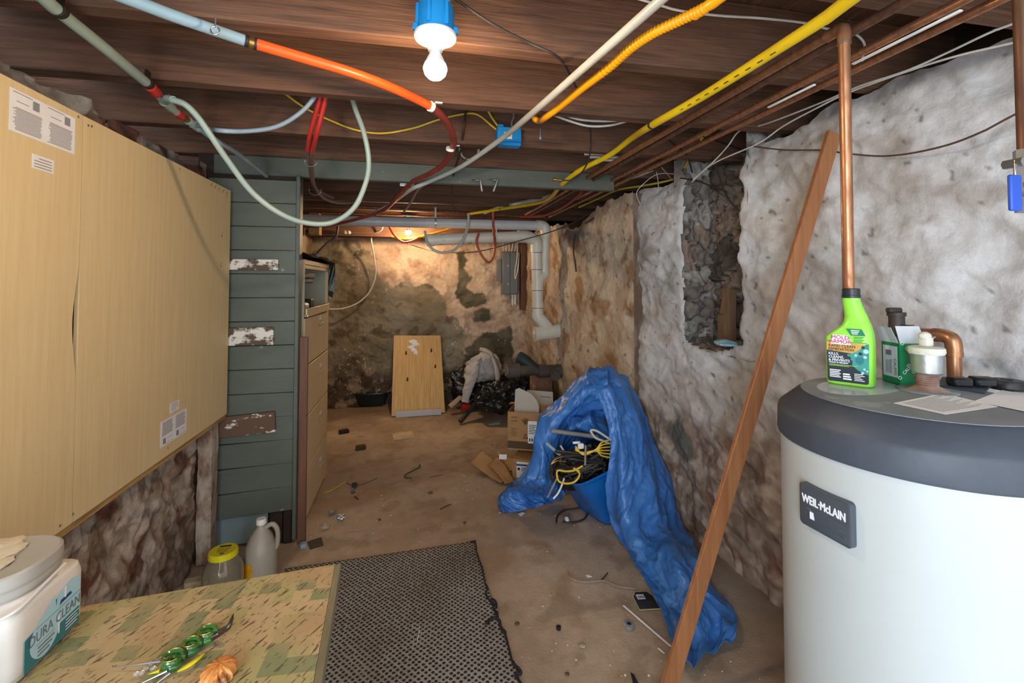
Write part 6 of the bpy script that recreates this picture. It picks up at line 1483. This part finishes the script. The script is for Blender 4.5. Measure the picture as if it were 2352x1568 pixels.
# ================================================================== mat and litter on the floor
def matmat():
    m, nt, P, N, L = nodes('dimpled_mat')
    tc = N('ShaderNodeTexCoord'); mp = N('ShaderNodeMapping'); mp.inputs['Rotation'].default_value = (0, 0, .78+.1); L(tc.outputs['Object'], mp.inputs[0])
    v = N('ShaderNodeTexVoronoi'); v.inputs['Scale'].default_value = 52; v.inputs['Randomness'].default_value = .22; L(mp.outputs[0], v.inputs['Vector'])
    r = N('ShaderNodeMapRange'); r.inputs[1].default_value = .26; r.inputs[2].default_value = .40; L(v.outputs['Distance'], r.inputs[0])
    n = N('ShaderNodeTexNoise'); n.inputs['Scale'].default_value = 240; n.inputs['Detail'].default_value = 3; L(tc.outputs['Object'], n.inputs['Vector'])
    n3 = N('ShaderNodeTexNoise'); n3.inputs['Scale'].default_value = 2.4; n3.inputs['Detail'].default_value = 4; L(tc.outputs['Object'], n3.inputs['Vector'])
    def mix(f, a, b):
        x = N('ShaderNodeMix'); x.data_type = 'RGBA'; L(f, x.inputs[0])
        for s, c in ((6, a), (7, b)):
            if isinstance(c, str): x.inputs[s].default_value = lin(c)
            else: L(c, x.inputs[s])
        return x.outputs[2]
    fib = N('ShaderNodeMapRange'); fib.inputs[1].default_value = .4; fib.inputs[2].default_value = .65; L(n.outputs['Fac'], fib.inputs[0])
    big = N('ShaderNodeMapRange'); big.inputs[1].default_value = .42; big.inputs[2].default_value = .65; L(n3.outputs['Fac'], big.inputs[0])
    c = mix(fib.outputs[0], '#8b8986', '#aaa7a2'); c = mix(big.outputs[0], c, mix(fib.outputs[0], '#756a62', '#93877b'))
    c = mix(r.outputs[0], '#343231', c)
    L(c, P.inputs['Base Color']); P.inputs['Roughness'].default_value = .95; P.inputs['Specular IOR Level'].default_value = .1
    b = N('ShaderNodeBump'); b.inputs['Strength'].default_value = .8; b.inputs['Distance'].default_value = .004; L(r.outputs[0], b.inputs['Height']); L(b.outputs[0], P.inputs['Normal'])
    return m
F0, F1, F2 = at(1088, 1243, Z=.006), at(1197, 1568, Z=.006), at(785, 1287, Z=.006)
uR = (F1-F0).normalized(); uF = (F2-F0).normalized()
t = thing('floor_mat', 'dark grey dimpled floor mat with a frayed right edge', 'mat', F0)
def mf(u_, v):
    p = F0+uF*(u_*1.0)+uR*(v*1.45)+(uF*(-.012*float(perlin(v*9, 1, 2))-.006*float(perlin(v*31, 4, 2))) if u_ < .02 else Vector())
    return (p.x, p.y, .007+.002*float(perlin(u_*6, v*8, 3)))
MBm = MB(matmat()).grid(90, 120, mf); o = MBm.build('mat_sheet', t, recalc=False); md = o.modifiers.new('thick', 'SOLIDIFY'); md.thickness = .006; md.offset = -.9
M_fray = mat('black_fray', '#1c1b1b', '#2a2827', 30, rough=.95)
def fray(pxs, r): MB(M_fray).tube(pts([(x, y, 'Z', .008+.004*(k % 2)) for k, (x, y) in enumerate(pxs)]), r, 7, 6).build('fray', t, label='black frayed thread')
fray([(1080, 1243), (1092, 1246), (1094, 1262), (1100, 1285), (1108, 1310), (1114, 1340)], .0035)
fray([(1114, 1340), (1120, 1350), (1116, 1362), (1124, 1378), (1140, 1392), (1138, 1380), (1128, 1376), (1134, 1398)], .0045)
fray([(1134, 1398), (1142, 1414), (1124, 1424), (1118, 1432), (1130, 1420), (1146, 1424), (1150, 1440), (1160, 1452), (1152, 1450)], .007)
fray([(1160, 1452), (1166, 1476), (1172, 1500), (1178, 1524), (1184, 1530)], .004)
fray([(1178, 1524), (1192, 1536), (1196, 1546), (1184, 1546), (1190, 1560), (1200, 1575)], .006)
fray([(1085, 1244), (1093, 1242)], .006)

def flat(name, label, cat, pxs, m, h=.003, z=.001, parts=None):
    P = [at(x, y, Z=z+h) for x, y in pxs]
    u = MB(m).prism([(v.x, v.y) for v in P], h, Matrix.Translation((0, 0, z))); o = u.build(name, smooth=False); return tag(o, label, cat)
def stick(name, label, cat, pxs, r, m, z=None, sub=4): return tag(MB(m).tube([at(x, y, Z=r+.0015) for x, y in pxs], r, 8, sub).build(name), label, cat)
def lump(name, label, cat, px, py, r, m, jit=.25, fl=.6):
    c = at(px, py, Z=r*fl); return tag(MB(m).ball((c.x, c.y, r*fl+.001), (r, r*.85, r*fl), 14, 9, jit=jit).build(name), label, cat)
M_cardp = mat('black_packet', '#26251f', '#35332b', 9, rough=.3)
# black blister card
q = [at(x, y, Z=.003) for x, y in ((1449, 1364), (1486, 1362), (1516, 1395), (1478, 1406))]
M4 = frame((q[0]+q[2])/2+Vector((0, 0, .001)), q[1]-q[0], q[0]-q[3]); iv = M4.inverted(); W2 = (q[1]-q[0]).length/2+.012; H2 = (q[0]-q[3]).length/2
t = thing('blister_card', 'black hang card with a barcode on the floor left of the tarp end', 'card', M4.translation)
MB(mat('cream_card_edge', '#b7aa80', rough=.6)).prism([(-W2, -H2), (W2, -H2), (W2, H2*.45), (W2*.6, H2), (-W2*.6, H2), (-W2, H2*.45)], .002, M4).build('card', t, smooth=False)
MB(M_cardp).prism([(-W2*.92, -H2*.92), (W2*.92, -H2*.92), (W2*.9, H2*.4), (W2*.55, H2*.9), (-W2*.55, H2*.9), (-W2*.9, H2*.4)], .001, M4, .002).build('print_face', t, smooth=False, label='black printed face')
u = MB(M_paper).quad(-W2*.62, H2*.1, W2*.1, H2*.62, M4, .003); u.use(M_ink)
for k in range(8): u.quad(-W2*.55+k*W2*.08, H2*.16, -W2*.55+k*W2*.08+W2*.03*(1+k % 2), H2*.5, M4, .0035)
u.build('barcode', t, smooth=False, label='white barcode panel')
o = tag(MB(M_white).tube([at(1432, 1390, Z=.006), at(1541, 1484, Z=.006)], .0055, 8, 1, flat=.5).build('plastic_strip'), 'long thin white strip on the floor beside the plank foot', 'strip')
o = tag(MB(M_white).tube([at(1512, 1488, Z=.005), at(1526, 1500, Z=.005)], .0045, 8, 1, flat=.5).build('plastic_strip'), 'short stub of white strip beside the plank foot', 'strip')
M_twig = mat('pale_twig', '#a98e7a', '#8d7362', 20, rough=.8)
stick('twig', 'pale twisted twig on the floor right of the mat', 'twig', [(1304, 1313), (1312, 1328), (1340, 1336), (1372, 1334), (1390, 1334), (1420, 1346), (1462, 1352)], .0036, M_twig)
stick('twig', 'thin brown twig on the floor left of the mat corner', 'twig', [(802, 1218), (830, 1216), (850, 1214), (868, 1210)], .003, M_twig)
stick('wire_hook', 'bent dark wire hook in the middle of the floor', 'wire', [(963, 1066), (964, 1072), (945, 1082), (931, 1090), (931, 1096), (945, 1097)], .004, M_blkcab)
stick('wire', 'straight short dark wire on the floor near the tarp foot', 'wire', [(1011, 1169), (1024, 1162), (1036, 1158)], .003, M_blkcab)
stick('wire', 'pale wire by the bottom corner of the filing cabinet', 'wire', [(744, 1132), (765, 1124), (793, 1106)], .003, M_romex)
stick('wire', 'thin dark wire stretched beside the small black cube', 'wire', [(795, 1108), (808, 1114), (830, 1112), (850, 1105), (866, 1098)], .0022, M_blkcab)
stick('wire', 'small dark wire on the floor right of the hook', 'wire', [(986, 1096), (1000, 1093), (1018, 1090)], .002, M_blkcab)
stick('wire', 'pale curved wire near the filing cabinet foot', 'wire', [(758, 1040), (770, 1041), (783, 1038)], .003, M_romex)
stick('steel_rod', 'thin bent steel rod lying on the mat by the table', 'rod', [(818, 1333), (810, 1355), (802, 1380), (784, 1382)], .003, M_steel)
stick('cable_tie', 'white looped cable tie lying on the mat', 'tie', [(955, 1494), (960, 1465), (963, 1446), (950, 1442), (948, 1436), (962, 1434), (964, 1444)], .003, M_white)
c = stick('cable', 'dark looped cord with a white tag by the tote', 'cable', [(1292, 1198), (1305, 1200), (1325, 1198), (1343, 1190), (1350, 1175), (1340, 1165), (1320, 1168), (1295, 1172), (1280, 1185), (1278, 1200)], .006, M_blkcab)
o = MB(M_paper).box((0, 0, 0), (.022, .03, .012), frame(at(1302, 1192, Z=.016), (1, 0, 0), (0, 1, .3)), bev=.002).build('cord_tag'); tag(o, 'small white tag on the dark looped cord', 'tag')
flat('wood_tile', 'pale rectangular offcut lying in the middle of the floor', 'offcut', [(900, 995), (946, 989), (951, 1003), (904, 1009)], mat('pale_offcut', '#c3b499', '#a8957a', 9, rough=.6), .008)
def cube(px, py, sx, sy, sz, rot, m, name, label, cat='block'):
    c = at(px, py, Z=sz/2); tag(MB(m).box((0, 0, 0), (sx, sy, sz), Matrix.Translation((c.x, c.y, sz/2+.001)) @ Matrix.Rotation(rot, 4, 'Z'), bev=.003).build(name), label, cat)
M_foam = mat('dark_foam', '#3a3226', '#2b251d', 20, rough=.9)
cube(790, 990, .09, .06, .03, .4, M_foam, 'foam_block', 'small black block nearest the filing cabinet on the floor')
cube(829, 1027, .085, .06, .03, .25, mat('olive_foam', '#4c4028', '#3b3220', 20, rough=.9), 'foam_block', 'small olive brown block on the floor right of the black one')
cube(814, 1114, .035, .03, .03, .2, M_black, 'plastic_cube', 'tiny black cube among wires on the floor')
cube(764, 1176, .04, .025, .025, .5, M_steel, 'metal_bushing', 'small silver bushing on the floor beside the cabinet', 'bushing')
lump('crumpled_foil', 'crumpled ball of grey foil on the floor beside the cabinet', 'foil', 783, 1187, .026, M_galv, .5)
lump('glass_shard', 'curled clear glass shard by the cabinet corner', 'shard', 748, 1208, .022, M_clear, .6)
flat('black_card', 'black cut out card on the floor at the partition foot', 'card', [(706, 1243), (738, 1233), (743, 1250), (712, 1260)], M_black, .004)
p = at(697, 1252, Z=.01); o = MB(M_pexb).lathe([(0, 0), (.019, 0), (.02, .004), (.019, .022), (0, .022)], (p.x, p.y, .001), 24).build('plastic_disc'); tag(o, 'pale blue bottle cap on the floor at the partition foot', 'cap')
p = at(1445, 1437, Z=.01); t = thing('metal_cup', 'small round metal cup with a hole on the floor near the plank', 'cup', (p.x, p.y, 0)); MB(M_galv).lathe([(0, 0), (.02, 0), (.022, .018), (.018, .02), (.010, .02), (.010, .006), (0, .006)], (p.x, p.y, .001), 24).build('cup', t); MB(M_black).lathe([(0, .008), (.008, .008), (.009, .0205), (0, .0205)], (p.x, p.y, .001), 16).build('core', t)
p = at(1283, 1442, Z=.006); o = MB(M_black).lathe([(0, 0), (.010, 0), (.011, .012), (.006, .013), (0, .013)], (p.x, p.y, .001), 16).build('rubber_stopper'); tag(o, 'tiny black rubber stopper on the floor right of the mat', 'stopper')
flat('plastic_shard', 'long black triangular shard at the bottom edge of the floor', 'shard', [(1448, 1543), (1456, 1548), (1470, 1575), (1456, 1575)], M_black, .003)
flat('paper_scrap', 'small white paper scrap near the tarp foot', 'paper', [(1190, 1180), (1200, 1175), (1206, 1178), (1197, 1186)], M_paper, .001)
flat('paper_scrap', 'crumpled teal edged paper scrap on the floor before the boxes', 'paper', [(1122, 975), (1134, 967), (1154, 964), (1148, 972)], mat('teal_paper', '#9fb5b0', '#c5cdc6', 9, rough=.6), .006)
stick('rubber_ring', 'pale curved plastic piece on the floor before the boxes', 'ring', [(1077, 1004), (1083, 1007), (1092, 1005)], .004, M_romex)
stick('wire_loop', 'pale wire loop on the floor beside the cardboard', 'wire', [(1128, 1030), (1126, 1022), (1132, 1018), (1138, 1022), (1136, 1029), (1129, 1031)], .003, M_whitecab)
stick('screw', 'small dark screw on the floor below the cabinet', 'screw', [(815, 1140), (820, 1144), (823, 1146)], .004, M_blkcab)
stick('nail', 'thin dark nail lying near the twig', 'nail', [(1379, 1334), (1388, 1325), (1396, 1315)], .003, M_iron)
flat('paper_scrap', 'tiny white crumpled scrap near the twig', 'paper', [(1345, 1320), (1352, 1319), (1360, 1323), (1350, 1325)], M_paper, .003)
p = at(989, 1131, Z=.004); o = MB(M_iron).tube([(p.x+.014*math.cos(k*.7), p.y+.014*math.sin(k*.7), .004) for k in range(9)], .003, 6, 2, closed=True).build('metal_ring'); tag(o, 'small dark metal ring in the middle of the floor', 'ring')
p = at(811, 1130, Z=.004); o = MB(M_iron).tube([(p.x+.013*math.cos(k*.7), p.y+.013*math.sin(k*.7), .004) for k in range(9)], .003, 6, 2, closed=True).build('metal_ring'); tag(o, 'small dark metal ring below the tiny black cube', 'ring')
lump('pebble', 'dark pebble on the floor near the tarp foot', 'pebble', 1067, 1200, .010, M_iron)
lump('pebble', 'dark pebble on the floor left of the mat corner', 'pebble', 872, 1193, .009, M_iron)
lump('pebble', 'dark pebble on the floor beside the frayed mat edge', 'pebble', 1188, 1432, .010, M_iron)
lump('pebble', 'pale flat pebble at the lower middle of the floor', 'pebble', 1338, 1483, .014, mat('pale_stone', '#9a958b', '#aaa49a', 20, rough=.8), .2, .3)
lump('pebble', 'dark pebble at the bottom of the floor near the black shard', 'pebble', 1303, 1548, .008, M_iron)
# fine litter: chips of paint and grit nobody could count
u = MB(M_paper); r = random.Random(11)
for k in range(420):
    x = -.6+2.2*r.random(); y = 1.3+4.5*r.random(); s = .0018+.0045*r.random()**3
    if x > 1.6-.06*y or (x < -.1 and y < 1.3): continue
    a = r.random()*6; u.prism([(x+s*math.cos(a+q)*(.6+.6*r.random()), y+s*math.sin(a+q)) for q in (0, 1.6, 3.1, 4.6)], .0012, z0=.003)
o = u.build('paint_chips', smooth=False); tag(o, 'scattered white paint chips all over the concrete floor', 'litter'); o['kind'] = 'stuff'
# niche contents
a = at(1643, 765, Y=2.52)
o = MB(mat('split_wood', '#8c6d52', '#6f543d', 5, (9, 9, .6), rough=.7, bump=.2)).prism([(-.045, -.06), (.045, -.06), (.045, .10), (.05, .26), (.0, .27), (-.03, .12), (-.045, .11)], .05, frame((a.x+.06, 2.52, a.z), (1, 0, 0), (0, 0, 1))).build('split_wood'); tag(o, 'split piece of wood wedged upright in the wall niche', 'wood')
a, b = at(1642, 795, X=1.66), at(1692, 775, X=1.70)
M_cloth = mat('pale_blue_cloth', '#a3cbd9', '#7fa9ba', 9, rough=.7)
o = MB(M_cloth).ball(((a.x+b.x)/2, (a.y+b.y)/2, 1.172), (.05, .075, .018), 20, 10, jit=.4).build('cloth_scrap'); tag(o, 'pale blue scrap lying on the sill of the wall niche', 'cloth')

GROUPS = {'copper_pipe': 'copper pipes under the joists', 'wooden_cleat': 'cleats on the green partition', 'garbage_bag': 'black bags in the far corner',
          'flattened_cardboard': 'flattened cardboard by the boxes', 'plywood_panel': 'plywood sheets on the left wall', 'knob_insulator': 'knobs on the back beam',
          'hook': 'hooks on the header board', 'foam_block': 'dark blocks on the floor', 'pebble': 'pebbles on the floor', 'metal_ring': 'metal rings on the floor',
          'paper': 'papers on the tank top', 'cardboard_box': 'cardboard boxes by the tarp', 'pipe_shim': 'white strips between the copper pipes', 'ceiling_lamp': 'bare bulb lamps',
          'paper_scrap': 'paper scraps on the floor', 'twig': 'twigs on the floor', 'plastic_bundle': 'black bundles in the tote', 'gas_line': 'yellow gas lines', 'heating_pipe': 'thick plastic pipes on the left ceiling',
          'plastic_tube': 'tubes hanging from the tangle', 'stick': 'sticks in the tote', 'plastic_strip': 'white plastic strips'}
for o in list(C.objects):
    if o.parent is None and 'label' in o and o.name.split('.')[0] in GROUPS: o['group'] = GROUPS[o.name.split('.')[0]]
